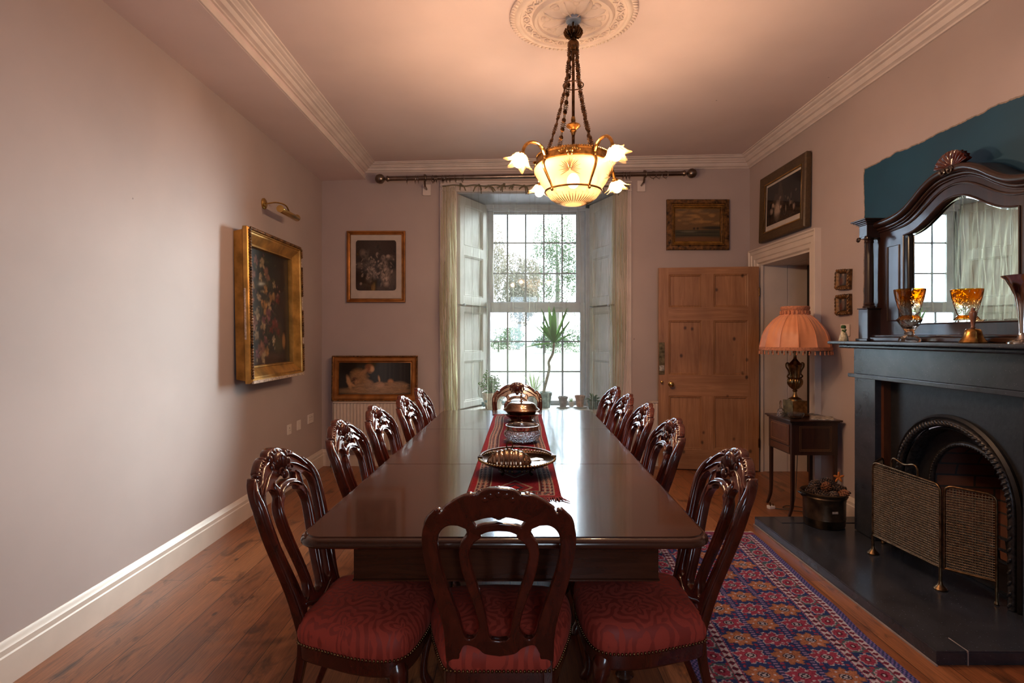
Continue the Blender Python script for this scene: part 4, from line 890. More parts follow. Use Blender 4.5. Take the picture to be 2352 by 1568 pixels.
# ------------------------------------------------------------------ curtain pole, rings, sheers
def pz(x): return 2.982+(x+1.337)*.0178
PY = 5.68
cp_ = thing('curtain_pole', 'long antiqued metal curtain pole with ball finials over the window', 'curtain pole', (.27, PY, 3.0))
O = T(-.27, -PY, -3.0)
MB().tube([(-1.27, PY, pz(-1.27)), (1.80, PY, pz(1.80))], .0235, 16, M_=O).build('pole', M['rod'], cp_)
for s, x in ((-1, -1.337), (1, 1.865)):
    m = MB(); m.lathe([(.001, -.052), (.022, -.048), (.042, -.030), (.050, -.004), (.046, .022), (.030, .040), (.012, .050), (.012, .060), (.020, .066), (.030, .072), (.032, .080), (.026, .088), (.0235, .10)], 24, O @ T(x, PY, pz(x)) @ RY(-s*PI/2)); m.build('finial', M['rod'], cp_)
for x in (-.88, 1.38):
    m = MB(); z = pz(x); m.tube([(x, YF-.02, z-.08), (x, PY+.03, z-.075), (x, PY, z-.028)], .010, 8, M_=O); m.tube([(x+.012, PY+.03*math.cos(a), z+.03*math.sin(a)) for a in [2*PI*i/16 for i in range(16)]], .006, 8, True, M_=O); m.cbox((x, PY+.005, z+.032), (.02, .02, .016), O); m.build('bracket', M['rod'], cp_)
    MB().cbox((x, YF-.012, pz(x)-.085), (.085, .024, .115), O).build('bracket_block', M['cornice'], cp_, bevel=.003)
rpx = [934, 954, 960, 994, 998, 1002, 1016, 1020, 1025, 1033, 1046, 1063, 1431, 1438, 1446, 1500, 1514, 1529]
rlab = {0: 'curtain ring nearest the left ball finial of the pole', 11: 'tilted curtain ring holding the left curtain ribbon', 12: 'curtain ring above the right curtain top, first of three', 15: 'first curtain ring right of the right bracket', 16: 'second curtain ring right of the right bracket', 17: 'curtain ring nearest the right ball finial of the pole'}
grp = lambda i: 'curtain rings between the bracket and the left curtain' if 3 <= i <= 10 else ('paired curtain rings left of the left bracket' if i in (1, 2) else ('curtain rings at the right curtain top' if 12 <= i <= 14 else None))
gl = {'curtain rings between the bracket and the left curtain': 'one of the bunched curtain rings right of the left bracket', 'paired curtain rings left of the left bracket': 'one of two curtain rings close together just left of left bracket', 'curtain rings at the right curtain top': 'one of the curtain rings bunched above the right curtain'}
ring0 = None
for i, px in enumerate(rpx):
    x = (px-VX)/FPX*PY; 
    if ring0 is None:
        m = MB(); m.tube([(0, .034*math.cos(a), .034*math.sin(a)) for a in [2*PI*j/24 for j in range(24)]], .0035, 6, True); m.tube([(0, 0, -.034), (.004, 0, -.044), (0, 0, -.050)], .0022, 6); ring0 = m.build('curtain_ring', M['rod'], None); o = ring0
    else: o = ring0.copy(); C.objects.link(o)
    o.location = (x, PY, pz(x)-.0085); o.rotation_euler = (0, rnd.uniform(-.12, .12), rnd.uniform(-.3, .3)+(.7 if i in (11, 15, 16, 17) else 0))
    g = grp(i); tag(o, gl[g] if g else rlab[i], 'curtain ring', g)
def curtain(name, lab, cols, zb, dens=False):
    """cols: list of (x_top, x_mid, x_bottom, fold depth) control columns"""
    t = thing(name, lab, 'curtain', (cols[0][0], PY+.02, 2.9))
    n = len(cols)-1
    def f(s, q):
        k = min(int(s*n), n-1); f_ = s*n-k; a, b_ = cols[k], cols[k+1]; g = f_*f_*(3-2*f_)
        xt = a[0]+(b_[0]-a[0])*f_; xm = a[1]+(b_[1]-a[1])*f_; xb = a[2]+(b_[2]-a[2])*f_; d = a[3]+(b_[3]-a[3])*g
        x = xt+(xm-xt)*math.sin(q*PI/2)**1.3 if q < .5 else xm+(xb-xm)*((q-.5)*2)**1.2
        if q < .5: x = xt+(xm-xt)*(math.sin(q*PI))**1.2
        z = 2.905+.01*math.sin(s*40)-(2.905-zb)*q
        y = d*(.35+.65*min(1, q*2.5))+.008*math.sin(z*7+s*30)+.005*math.sin(z*19+s*80)
        return (x-cols[0][0]+.004*math.sin(z*9+s*50), y, z-2.9)
    return t, f
def zig(x0, x1, m0, m1, b0, b1, n, depth, base=0., seed=0):
    r = random.Random(seed); L = []
    for i in range(n+1):
        t = i/n+(r.uniform(-.3, .3)/n if 0 < i < n else 0); L.append((x0+(x1-x0)*t, m0+(m1-m0)*t, b0+(b1-b0)*t, base+(depth if i % 2 else -depth)*r.uniform(.5, 1)))
    return L
def pulse(L, x, m_, b_, w_, d):       # a narrow standing fold in an otherwise flat sheer
    return L+[(x-w_, m_-w_, b_-w_, 0), (x-.2*w_, m_-.2*w_, b_-.2*w_, d), (x+.4*w_, m_+.35*w_, b_+.35*w_, -d), (x+w_, m_+w_, b_+w_, 0)]
# left curtain
L = zig(-.70, -.56, -.73, -.55, -.64, -.53, 12, .022, 0, 1)
t, f = curtain('sheer_curtain', 'left olive sheer curtain, gathered at the wall and tied up with ribbons', L, .03); MB().grid(f, 72, 60).build('gathered_cloth', M['sheerd'], t, smooth=80, fix=False)
L2 = [(-.56, -.55, -.53, 0)]
for x, xm in ((-.40, -.39), (-.325, -.315), (-.24, -.24), (-.17, -.185), (-.105, -.11), (-.01, -.02), (.06, .03)): L2 = pulse(L2, x, xm, xm+.01, .014, .022)
L2.append((.12, .10, .10, 0)); L2 = [(q[0], q[1], q[2], q[3]) for q in L2]
off = L[0][0]
def shifted(f, dx): return lambda s, q: (f(s, q)[0]+dx, f(s, q)[1], f(s, q)[2])
t2, f2 = curtain('tmp', None, L2, .03); bpy.data.objects.remove(t2); MB().grid(shifted(f2, L2[0][0]-off), len(L2)*4, 60).build('drawn_cloth', M['sheer'], t, smooth=80, fix=False)
def tie(x, z, n, parent, seed):
    r = random.Random(seed); m = MB()
    for k in range(n):
        a = r.uniform(-1.1, 1.1); l = r.uniform(.05, .11); p0 = Vector((x, 0, z)); p1 = p0+Vector((math.sin(a)*l*.5, -.012, -.02)); p2 = p0+Vector((math.sin(a)*l*.8, -.015, -abs(math.cos(a))*l)); m.tube([p0, p1, p2], [.006, .0075, .006], 6, flat=.3)
    m.ell((x, -.006, z), (.014, .010, .011), 8, 6); return m.build('tie_ribbon', M['ribbon'], parent)
for i, px in enumerate((1058, 1100, 1122, 1158, 1180, 1204)): tie((px-VX)/FPX*5.69-off, pz(0)-.075-2.9-.008*(i % 3), 3+(i % 2), t, i)
m = MB(); m.tube([(x-off, 0, 2.918+.006*math.sin(x*30)-2.9) for x in [-.70+.82*i/40 for i in range(41)]], .007, 6, flat=.6); m.build('heading_tape', M['ribbon'], t)
# right curtain
R2 = [(.12, .10, .10, 0)]
for x, xm in ((.20, .20), (.245, .245), (.30, .27), (.40, .40), (.52, .52), (.60, .58), (.70, .74), (.83, .84), (.95, .86), (1.02, .90)): R2 = pulse(R2, x, xm, xm-.01, .014, .022)
R2.append((1.06, 1.00, .98, 0)); off2 = R2[0][0]
t, f = curtain('sheer_curtain', 'right olive sheer curtain, drawn across and caught back at the wall', R2, .03); MB().grid(f, len(R2)*4, 60).build('drawn_cloth', M['sheer'], t, smooth=80, fix=False)
L3 = zig(1.06, 1.21, 1.02, 1.20, 1.02, 1.10, 9, .018, 0, 5); t2, f3 = curtain('tmp', None, L3, .03); bpy.data.objects.remove(t2); MB().grid(shifted(f3, L3[0][0]-off2), 60, 60).build('gathered_cloth', M['sheerd'], t, smooth=80, fix=False)
for i, px in enumerate((1236, 1262, 1300, 1345, 1380, 1425, 1440)): tie((px-VX)/FPX*5.69-off2, pz(0)-.075-2.9-.008*(i % 3), 3+(i % 2), t, 20+i)
m = MB(); m.tube([(x-off2, 0, 2.918+.006*math.sin(x*30)-2.9) for x in [.12+1.09*i/40 for i in range(41)]], .007, 6, flat=.6); m.build('heading_tape', M['ribbon'], t)

# ------------------------------------------------------------------ pictures
class Paint:
    def __init__(s, U, V, bg): s.U = U; s.V = V; s.c = np.zeros(U.shape+(3,))+bg; s.r = np.random.RandomState(5)
    def blob(s, x, y, rx, ry, col, a=1., ang=0., soft=.35):
        c_, s_ = math.cos(ang), math.sin(ang); dx = s.U-x; dy = s.V-y; d = np.sqrt(((dx*c_+dy*s_)/rx)**2+((-dx*s_+dy*c_)/ry)**2)
        k = np.clip((1+soft-d)/(2*soft), 0, 1)[..., None]*a; s.c = s.c*(1-k)+np.array(col)*k
    def noise(s, amp=.15): s.c = s.c*(1+amp*(s.r.rand(*s.U.shape)[..., None]-.5)*2); return s.c
    def fade(s, f): s.c = s.c*f[..., None]
def picture(name, lab, loc, rotz, w, h, prof, mfr, fw, fn, mcan, tilt=0., mount=0., mats2=None, res=.006, oval=False, inner=None):
    t = thing(name, lab, 'picture', loc, rotz); t.rotation_euler = (tilt, 0, rotz)
    pr = [(-o, u_) for o, u_ in prof]
    def fr(i0, d): return [Vector((-w/2+i0, -d, -h/2+i0)), Vector((w/2-i0, -d, -h/2+i0)), Vector((w/2-i0, -d, h/2-i0)), Vector((-w/2+i0, -d, h/2-i0))]
    rg = [fr(i0, d) for i0, d in prof]; m = MB(); n = len(rg)
    v_ = [p for r in rg for p in r]; fs = []
    for i in range(n):
        j = (i+1) % n
        for k in range(4): fs.append((i*4+k, i*4+(k+1) % 4, j*4+(k+1) % 4, j*4+k))
    m.add(v_, fs); f = m.build('frame', mfr, t, smooth=30)
    iw, ih = w-2*fw, h-2*fw; d0 = .012
    if mount:
        MB().box(-iw/2, iw/2, -d0, -d0+.008, -ih/2, ih/2).build('mount', M['mat'], t, smooth=0)
        pw, ph = inner or (iw-2*mount, ih-2*mount); d0 += .0015
    else: pw, ph = iw, ih
    cz0 = (ih/2-mount-ph/2) if (mount and inner) else 0
    painted('canvas', pw, ph, max(8, int(pw/res)), max(8, int(ph/res)), fn, mcan, t, lambda s, q: ((s-.5)*pw, -d0-.001, (q-.5)*ph+cz0))
    if not mount: MB().box(-pw/2, pw/2, -d0, -.002, -ph/2, ph/2).build('backing', M['dark'], t, smooth=0)
    return t, f
# flower still life on the left wall (left edge Y 3.95)
def flowers(U, V):
    W, H = .76, .89; p = Paint(U, V, lin(34, 36, 36)); p.blob(W*.85, H*.5, W*.25, H*.8, lin(40, 24, 22), .8, 0, .6); p.blob(W*.3, H*.6, W*.3, H*.5, lin(48, 50, 46), .5, 0, .8)
    p.blob(W*.35, H*.05, W*.45, .05, lin(70, 50, 38), .8); p.blob(W*.7, .15, .09, .06, lin(70, 66, 44), .8); p.blob(W*.72, .24, .07, .09, lin(60, 52, 36), .7); p.blob(W*.84, .18, .03, .06, lin(150, 105, 60), .8)
    r = random.Random(2); pal = [(190, 165, 130), (170, 120, 105), (130, 60, 55), (200, 180, 150), (150, 100, 110), (185, 140, 90)]
    pts = [(.2, .9), (.34, .88), (.45, .8), (.12, .78), (.1, .67), (.30, .76), (.62, .72), (.40, .66), (.24, .6), (.56, .60), (.7, .6), (.30, .53), (.38, .5), (.50, .52), (.20, .44), (.46, .44), (.10, .56), (.33, .34), (.36, .40), (.62, .36), (.18, .26), (.40, .22), (.58, .22), (.70, .26), (.28, .14), (.40, .12), (.34, .06), (.2, .1), (.14, .36), (.52, .3)]
    for i in range(60): p.blob(W*r.uniform(.05, .68), H*r.uniform(.03, .95), r.uniform(.02, .05), .008, lin(62, 64, 44), .7, r.uniform(0, 3.1))
    for i in range(120): c = lin(*r.choice(pal))*r.uniform(.3, .8); x, y = r.choice(pts); p.blob(W*x+r.gauss(0, .035), H*y+r.gauss(0, .035), r.uniform(.006, .018), r.uniform(.004, .010), c, .7, r.uniform(0, 3.1))
    for (x, y) in pts:
        c = lin(*r.choice(pal))*.75; R = r.uniform(.028, .055)
        for j in range(9): a = r.uniform(0, 6.3); q = c*r.uniform(.35, 1.0); p.blob(W*x+math.cos(a)*R*.6, H*y+math.sin(a)*R*.6, R*.55, R*.3, q, .75, a)
        p.blob(W*x, H*y, R*.25, R*.25, c*.3, .7)
    return p.noise(.12)
picture('flower_painting', 'large still life of flowers in a chipped gilt frame on the left wall', (XL+.045, 4.445, 1.59), PI/2, 1.0, 1.13,
        [(0.03, -.035), (0.02, .03), (0.0, .045), (0.0, .075), (.016, .092), (.030, .088), (.034, .078), (.046, .080), (.105, .040), (.110, .046), (.120, .044), (.124, .012), (.12, 0)], M['gilt'], .12, flowers, M['canvas'], tilt=-.02)
def rope(t, w, h, d, r, n, mat, name='rope_edge', skip=None):
    for q, (L_, ax_) in enumerate(((w, 0), (h, 1), (w, 0), (h, 1))):
        m = MB()
        for i in range(int(L_/n)):
            o = -L_/2+(i+.5)*n; x, z = ((o, -h/2), (w/2, o), (o, h/2), (-w/2, o))[q]
            if skip and skip(x, z): continue
            m.ell((x, -d, z), (n*.62 if not ax_ else r, r*.8, r if not ax_ else n*.62), 6, 5, rot=Matrix.Rotation(.5, 3, 'Y'))
        if m.v: m.build(name, mat, t, smooth=60)
fp = [o for o in C.objects if o.name == 'flower_painting'][0]
rope(fp, .975, 1.105, .093, .013, .020, M['giltd'], skip=lambda x, z: z < -.54 or (x > .48 and (-.30 < z < -.24 or .0 < z < .12 or .38 < z < .46)))
for bb in ((-.485, .485, -.098, -.082, -.568, -.545), (.478, .495, -.095, -.08, -.30, -.24), (.478, .495, -.095, -.08, 0, .12), (.478, .495, -.095, -.08, .38, .46), (-.502, -.49, -.06, -.045, -.25, .12)): MB().box(*bb).build('bare_gesso', M['gesso'], fp, smooth=0, bevel=.003)
if 1: pass
pl = thing('picture_light', 'brass picture light on the left wall above the flower painting', 'picture light', (XL, 4.46, 2.435))
MB().lathe([(.001, 0), (.045, 0), (.045, .010), (.034, .018), (.012, .022), (.001, .022)], 24, RY(PI/2)).build('wall_plate', M['brass'], pl)
MB().tube(cr([(.02, 0, 0), (.10, .01, .012), (.155, .05, .0), (.17, .09, -.04)], 6), .006, 8).build('arm', M['brass'], pl)
m = MB(); m.shell([(.026, -.15), (.028, -.14), (.028, .19), (.026, .20)], 24, T(.17, .06, -.06) @ RX(-PI/2), a0=-.2, a1=PI+.9); m.lathe([(.001, 0), (.028, 0), (.028, .008), (.001, .008)], 20, T(.17, -.09, -.06) @ RX(-PI/2)); m.lathe([(.001, 0), (.028, 0), (.028, .008), (.001, .008)], 20, T(.17, .252, -.06) @ RX(-PI/2)); m.build('lamp_hood', M['brass'], pl, solid=.002)
MB().tube([(.17, -.075, -.074), (.17, .24, -.074)], .012, 12).build('strip_bulb', M['white'], pl)

def engraving(U, V):
    W, H = .425, .53; p = Paint(U, V, lin(42, 30, 26)); p.blob(W*.6, H*.85, W*.5, H*.2, lin(60, 46, 40), .6, 0, .7); p.blob(W*.5, H*.07, W*.6, H*.08, lin(66, 50, 42), .7, 0, .5); p.blob(W*.12, H*.5, W*.12, H*.06, lin(105, 88, 78), .7)
    for x, y, rx, ry, c, a in ((.40, .55, .035, .03, 130, .3), (.36, .44, .055, .07, 84, 0), (.38, .40, .03, .05, 150, .5), (.42, .34, .04, .03, 120, .2), (.38, .24, .05, .04, 90, .3), (.30, .50, .03, .05, 74, .2), (.68, .66, .018, .022, 150, 0), (.70, .58, .035, .05, 110, .2), (.80, .67, .02, .022, 170, 0), (.84, .55, .04, .07, 120, -.2), (.78, .40, .05, .09, 140, -.1), (.74, .26, .045, .08, 185, .1), (.90, .30, .05, .13, 82, .1), (.62, .52, .04, .015, 150, .5), (.20, .72, .035, .05, 110, .5), (.26, .70, .02, .06, 80, -.4), (.55, .15, .06, .04, 34, 0)):
        p.blob(W*x, H*y, rx, ry, lin(c, c*.86, c*.78), .85, a, .4)
    p.blob(W*.88, H*.52, .045, .06, lin(18, 14, 16), .9, .4); r = random.Random(31)
    for i in range(260): q = r.choice((24, 36, 50, 66, 90, 130, 160)); fx = r.choice((.38, .74, .6, .3)); p.blob(W*r.gauss(fx, .13), H*r.gauss(.42, .17), r.uniform(.003, .012), r.uniform(.004, .022), lin(q, q*.86, q*.78), .6, r.uniform(-.8, .8))
    c_ = p.noise(.3); e = .03; dx = np.maximum(np.maximum(e-U, U-(W-e)), 0); dy = np.maximum(np.maximum(e-V, V-(H-e)), 0); c_[np.hypot(dx, dy) > e] = M_MAT; return c_
M_MAT = np.array((.50, .42, .37))
fpf = [(0, 0), (0, .020), (.004, .026), (.016, .028), (.022, .022), (.030, .018), (.038, .020), (.042, .008), (.042, 0)]
picture('engraving', 'sepia engraving of cottagers in white mount and gilt frame, left of the window', (-1.413, YF-.004, 2.098), 0, .617, .752, fpf, M['giltr'], .042, engraving, M['print'], mount=.055, inner=(.425, .53), res=.0035)
def bedside(U, V):
    W, H = .745, .345; p = Paint(U, V, lin(30, 24, 20)); r = random.Random(4)
    for i in range(12): p.blob(W*(.55+.4*r.random()), H*.7, .008, H*.4, lin(48, 42, 36), .5)
    p.blob(W*.5, H*.10, W*.5, H*.10, lin(150, 116, 82), .9, 0, .4); p.blob(W*.62, H*.22, W*.28, H*.09, lin(158, 122, 88), .7, .05, .5)
    p.blob(W*.28, H*.52, .085, .075, lin(150, 112, 74), .95, -.4); p.blob(W*.40, H*.36, .06, .03, lin(160, 118, 82), .9, -.3); p.blob(W*.43, H*.78, .036, .042, lin(150, 98, 60), .95); p.blob(W*.46, H*.76, .022, .03, lin(196, 148, 106), .95); p.blob(W*.40, H*.80, .03, .036, lin(120, 66, 36), .9)
    p.blob(W*.14, H*.36, .02, .07, lin(180, 136, 94), .9, .3); p.blob(W*.22, H*.42, .032, .034, lin(70, 40, 28), .95); p.blob(W*.25, H*.36, .022, .026, lin(180, 130, 92), .9); p.blob(W*.30, H*.22, .07, .035, lin(140, 110, 82), .8)
    p.blob(W*.57, H*.28, .045, .03, lin(186, 140, 104), .9); p.blob(W*.72, H*.36, .03, .032, lin(178, 124, 84), .95); p.blob(W*.56, H*.46, .010, .035, lin(184, 138, 100), .9, .2); p.blob(W*.84, H*.26, .08, .04, lin(150, 122, 96), .8)
    r = random.Random(12)
    for i in range(170): q = r.uniform(.45, 1.0); y_ = r.uniform(.04, .36); p.blob(W*r.uniform(.16, .95), H*y_, r.uniform(.012, .05), r.uniform(.003, .008), lin(172, 132, 96)*q, .55, r.uniform(-.3, .35))
    for i in range(60): q = r.uniform(.5, .9); p.blob(W*r.gauss(.30, .06), H*r.gauss(.50, .09), r.uniform(.008, .03), .005, lin(160, 120, 80)*q, .5, r.uniform(-1.2, .2))
    p.blob(W*.34, H*.66, .05, .022, lin(156, 112, 76), .9, .7); p.blob(W*.17, H*.30, .05, .014, lin(176, 130, 90), .9, -.5)
    return p.noise(.14)
t, _ = picture('bedside_print', 'wide framed print of a woman over a child\'s bed, propped on left radiator', (-1.412, YF-.062, .925), 0, .893, .475, [(0, 0), (0, .022), (.010, .030), (.020, .024), (.028, .030), (.055, .026), (.066, .014), (.072, .016), (.074, 0)], M['giltr'], .074, bedside, M['print'], tilt=-.03, res=.005)
rope(t, .88, .462, .030, .008, .014, M['giltd'], 'carved_edge')
def sea(U, V):
    W, H = .47, .335; p = Paint(U, V, lin(120, 88, 52)); p.c = p.c*(.6+.6*(V/H)[..., None]*.4); r = random.Random(8)
    for i in range(40): p.blob(W*r.random(), H*r.uniform(.55, 1), r.uniform(.02, .07), r.uniform(.008, .02), lin(*r.choice([(150, 112, 66), (80, 66, 48), (98, 78, 54), (165, 122, 70)])), .5)
    k = V < H*.36; p.c[k] = lin(62, 56, 40); p.blob(W*.85, H*.42, W*.28, H*.05, lin(40, 36, 28), .95); 
    for x in (.42, .5): p.blob(W*x, H*.40, .012, .012, lin(24, 20, 16), .9)
    p.blob(W*.5, H*.28, W*.6, .006, lin(30, 34, 30), .8); p.blob(W*.4, H*.18, W*.6, .006, lin(28, 30, 26), .7); p.blob(W*.5, H*.05, W*.7, H*.09, lin(104, 66, 34), .9); p.blob(W*.3, H*.30, .08, .01, lin(110, 104, 84), .5)
    return p.noise(.1)
t, f = picture('seascape_painting', 'small seascape with sailing boats in a dark gilt frame above the pine door', (1.972, YF-.004, 2.537), 0, .655, .530, [(0, 0), (0, .035), (.008, .042), (.040, .044), (.046, .036), (.052, .040), (.060, .030), (.066, .034), (.086, .014), (.092, .018), (.094, 0)], M['giltd'], .094, sea, M['canvas'], res=.005)
m = MB(); w_, h_ = .655, .53
for i0, d, r_ in ((.056, .038, .005), (.072, .028, .009), (.088, .017, .005)):
    m.tube([(-w_/2+i0, -d, -h_/2+i0), (w_/2-i0, -d, -h_/2+i0), (w_/2-i0, -d, h_/2-i0), (-w_/2+i0, -d, h_/2-i0)], r_, 8, True)
m.build('gilt_slip', M['gilt'], t)
def interior(U, V):
    W, H = .60, .36; p = Paint(U, V, lin(24, 20, 20)); p.blob(W*.45, H*.6, .05, H*.5, lin(58, 46, 40), .7, .1); p.blob(W*.3, H*.5, .06, .10, lin(70, 56, 48), .6)
    r = random.Random(9)
    for i in range(26): q = r.uniform(60, 190); p.blob(W*r.uniform(.1, .95), H*r.uniform(.2, .62), r.uniform(.008, .02), r.uniform(.012, .035), lin(q, q*.84, q*.75), .7)
    p.blob(W*.35, H*.3, .05, .08, lin(180, 155, 140), .7); p.blob(W*.5, H*.1, W*.5, H*.12, lin(50, 36, 30), .7)
    return p.noise(.25)
t, f = picture('framed_print', 'dark print in a broad brown frame tilting from the right wall over doorway', (XR-.03, 5.045, 2.598), -PI/2, .85, .632, [(.01, -.02), (0, .0), (0, .03), (.010, .040), (.075, .022), (.080, .026), (.092, .020), (.094, 0)], M['olive'], .094, interior, M['print'], tilt=-.025, mount=.022, inner=(.618, .375), res=.005)
m = MB(); m.tube([(-.425+.086, -.024, -.316+.086), (.425-.086, -.024, -.316+.086), (.425-.086, -.024, .316-.086), (-.425+.086, -.024, .316-.086)], .007, 8, True); m.build('gilt_slip', M['gilt'], t)
def mini(U, V):
    p = Paint(U, V, lin(52, 46, 44)); p.blob(.045, .05, .02, .04, lin(110, 92, 80), .8); p.blob(.045, .085, .012, .014, lin(150, 120, 96), .8); p.blob(.02, .03, .02, .03, lin(90, 40, 24), .7); return p.noise(.3)
for i, (zc, tl) in enumerate(((1.795, .06), (1.605, -.02))):
    t, f = picture('miniature_picture', ('upper' if i == 0 else 'lower')+' tiny portrait in an old gilt frame between doorway and overmantel', (XR-.004, 4.17, zc), -PI/2, .165, .150, [(0, 0), (0, .022), (.012, .032), (.022, .026), (.030, .012), (.032, 0)], M['giltd'], .032, mini, M['canvas'], res=.003)
    t.rotation_euler = (0, tl, -PI/2); rope(t, .15, .135, .028, .010, .026, M['giltd'], 'scrolled_edge')
# sockets and switch
for i, (y, z, w_, lab) in enumerate(((4.965, .530, .086, 'single white wall socket plate, nearest camera of three on left wall'), (5.19, .533, .086, 'white wall switch plate, middle of the three on the left wall'), (5.495, .548, .146, 'wide white wall socket plate nearest the far corner'))):
    t = thing('wall_plate', lab, 'wall socket', (XL, y, z)); MB().box(0, .010, -w_/2, w_/2, -.045, .045).build('plate', M['white'], t, smooth=0, bevel=.003)
    m = MB()
    if i == 1: m.box(.010, .014, -.010, .010, -.012, .012)
    else:
        for d in (-.028, .028) if i == 2 else (0,): m.box(.009, .0105, d-.004, d+.004, .008, .018); m.box(.009, .0105, d-.016, d-.008, -.012, -.008); m.box(.009, .0105, d+.008, d+.016, -.012, -.008)
    m.build('switch' if i == 1 else 'socket_slot', M['white'] if i == 1 else M['dark'], t, smooth=0)
t = thing('light_switch', 'white two gang light switch on the right wall left of the overmantel', 'light switch', (XR, 4.165, 1.413)); MB().box(-.012, 0, -.055, .055, -.045, .045).build('plate', M['white'], t, smooth=0, bevel=.003)
for d in (-.008, .012): MB().box(-.018, -.012, d-.008, d+.008, -.014, .014).build('rocker', M['white'], t, smooth=0, bevel=.002)
# radiators
def radiator(x0, x1, lab):
    H = .50; t = thing('radiator', lab, 'radiator', ((x0+x1)/2, YF-.09, .19)); W = x1-x0; m = MB(); n = int(W/.0333); pts = []
    for i in range(n):
        a = -W/2+W*i/n; s = W/n; pts += [(a+s*.10, -.030), (a+s*.22, -.042), (a+s*.78, -.042), (a+s*.90, -.030)]
    poly = [(-W/2, -.02)]+pts+[(W/2, -.02), (W/2, .0), (-W/2, 0)]
    m.loft([[(x, y if z0 not in (0, 3) else max(y, -.03), z) for x, y in poly] for z0, z in ((0, .0), (1, .03), (2, H-.04), (3, H-.012))]); m.box(-W/2, W/2, -.046, .04, H-.012, H); m.box(-W/2-.004, -W/2, -.040, .04, .01, H-.002); m.box(W/2, W/2+.004, -.040, .04, .01, H-.002)
    m.build('radiator_panel', M['radiator'], t, smooth=30)
    m = MB(); m.tube([(-W/2+.0, .0, .03), (-W/2-.035, .0, .03), (-W/2-.035, .0, -.188)], .008, 8); m.lathe([(.012, 0), (.018, .008), (.018, .04), (.010, .05)], 12, T(-W/2-.035, 0, .04)); m.build('valve_pipe', M['rod'], t)
    for s in (-1, 1): MB().box(s*(W/2-.15)-.02, s*(W/2-.15)+.02, 0, .085, .1, H-.1).build('wall_bracket', M['radiator'], t, smooth=0)
radiator(-1.83, -.90, 'white panel radiator under the prints left of the window'); radiator(1.46, 2.25, 'white panel radiator half hidden behind the open pine door')

# ------------------------------------------------------------------ hearth and fireplace
FY = 3.03
m = MB(); m.box(1.772, XR-.002, 2.30, 4.01, 0, .052); m.box(1.772, 1.90, 2.30, 4.01, .052, .060).box(1.90, XR-.002, 3.88, 4.01, .052, .060).box(1.905, XR-.002, 2.30, 2.40, .052, .060).box(1.90, XR-.002, 2.40, 3.88, .052, .056)
t = thing('hearth', 'polished black slate hearth slab on the floor before the fireplace', 'hearth', (2.15, 3.15, 0)); O = T(-2.15, -3.15, 0)
m.v = [tuple(O @ Vector(v_)) for v_ in m.v]; m.build('slab', M['slate'], t, smooth=0, bevel=.003)
m = MB(); m.box(1.765, 1.772, 2.29, 4.015, 0, .006, O).box(1.90, 1.904, 2.296, 2.40, .0, .0605, O); m.build('grout_line', M['grout'], t, smooth=0)
fp_ = thing('fireplace', 'black slate chimneypiece with arched cast iron insert on the right wall', 'fireplace', (XR, FY, .06)); O = T(-XR, -FY, -.06)
Y0, Y1 = FY-.72, FY+.72
MB().box(2.20, XR, Y0-.10, Y1+.09, 1.313, 1.335, O).build('mantel_shelf', M['slate'], fp_, smooth=0, bevel=.006, seg=3)
MB().box(2.245, XR, Y0-.035, Y1+.035, 1.288, 1.313, O).build('shelf_moulding', M['slate'], fp_, smooth=0, bevel=.008, seg=3)
MB().box(2.33, XR, Y0, Y1, 1.118, 1.288, O).build('frieze', M['slate'], fp_, smooth=0, bevel=.002)
MB().box(2.30, XR, Y0-.02, Y1+.02, 1.092, 1.118, O).build('frieze_ledge', M['slate'], fp_, smooth=0, bevel=.003)
for a_, b__ in ((Y0, Y0+.21), (Y1-.21, Y1)): MB().box(2.335, XR, a_, b__, .06, 1.092, O).build('jamb', M['slate'], fp_, smooth=0, bevel=.002)
for a_ in (Y0+.21, Y1-.235): MB().box(2.375, XR, a_, a_+.025, .06, 1.092, O).build('inner_slip', M['inlay'], fp_, smooth=0)
ARC = lambda R, n=28, zb=.06, zc=.505: [(FY+R, zb)]+[(FY+R*math.cos(PI*i/n), zc+R*math.sin(PI*i/n)) for i in range(n+1)]+[(FY-R, zb)]
def plate(x0, x1, outer, inner, mat, name, bev=.002):
    vs, fs = fill2d([outer, inner], (x1-x0)/2, bev, lambda c: O @ Vector(((x0+x1)/2+c.z, c.x, c.y))); m = MB(); m.add(vs, fs); return m.build(name, mat, fp_, smooth=40)
def ringpoly(Ro, Ri):
    a, b_ = ARC(Ro), ARC(Ri); return a+b_[::-1]
def solidring(x0, x1, Ro, Ri, mat, name):
    a, b_ = ARC(Ro), ARC(Ri); m = MB(); n = len(a)
    rings = []
    for (yo, zo), (yi, zi) in zip(a, b_): rings.append([Vector((x1, yo, zo)), Vector((x0, yo, zo)), Vector((x0-.012, (yo+yi)/2, (zo+zi)/2)), Vector((x0, yi, zi)), Vector((x1, yi, zi))])
    m.loft(rings, True, O); return m.build(name, mat, fp_, smooth=40)
Rp = [(FY+.512, .06), (FY+.512, 1.092), (FY-.512, 1.092), (FY-.512, .06)]
m = MB(); a = ARC(.425); n = len(a); outp = []
for (y, z) in a:
    if z <= .5051: outp.append((FY+(.512 if y > FY else -.512), z))
    else:
        dy, dz = y-FY, z-.505; k = min(.512/abs(dy) if abs(dy) > 1e-6 else 9, .587/dz if dz > 1e-6 else 9); outp.append((FY+dy*k, .505+dz*k))
outp[1] = (FY+.512, .505)
for x in (2.42, 2.44):
    o0 = len(m.v); m.v += [tuple(O @ Vector((x, y, z))) for y, z in a]+[tuple(O @ Vector((x, y, z))) for y, z in outp]
    for i in range(n-1): m.f.append((o0+i, o0+i+1, o0+n+i+1, o0+n+i)); m.mi.append(0)
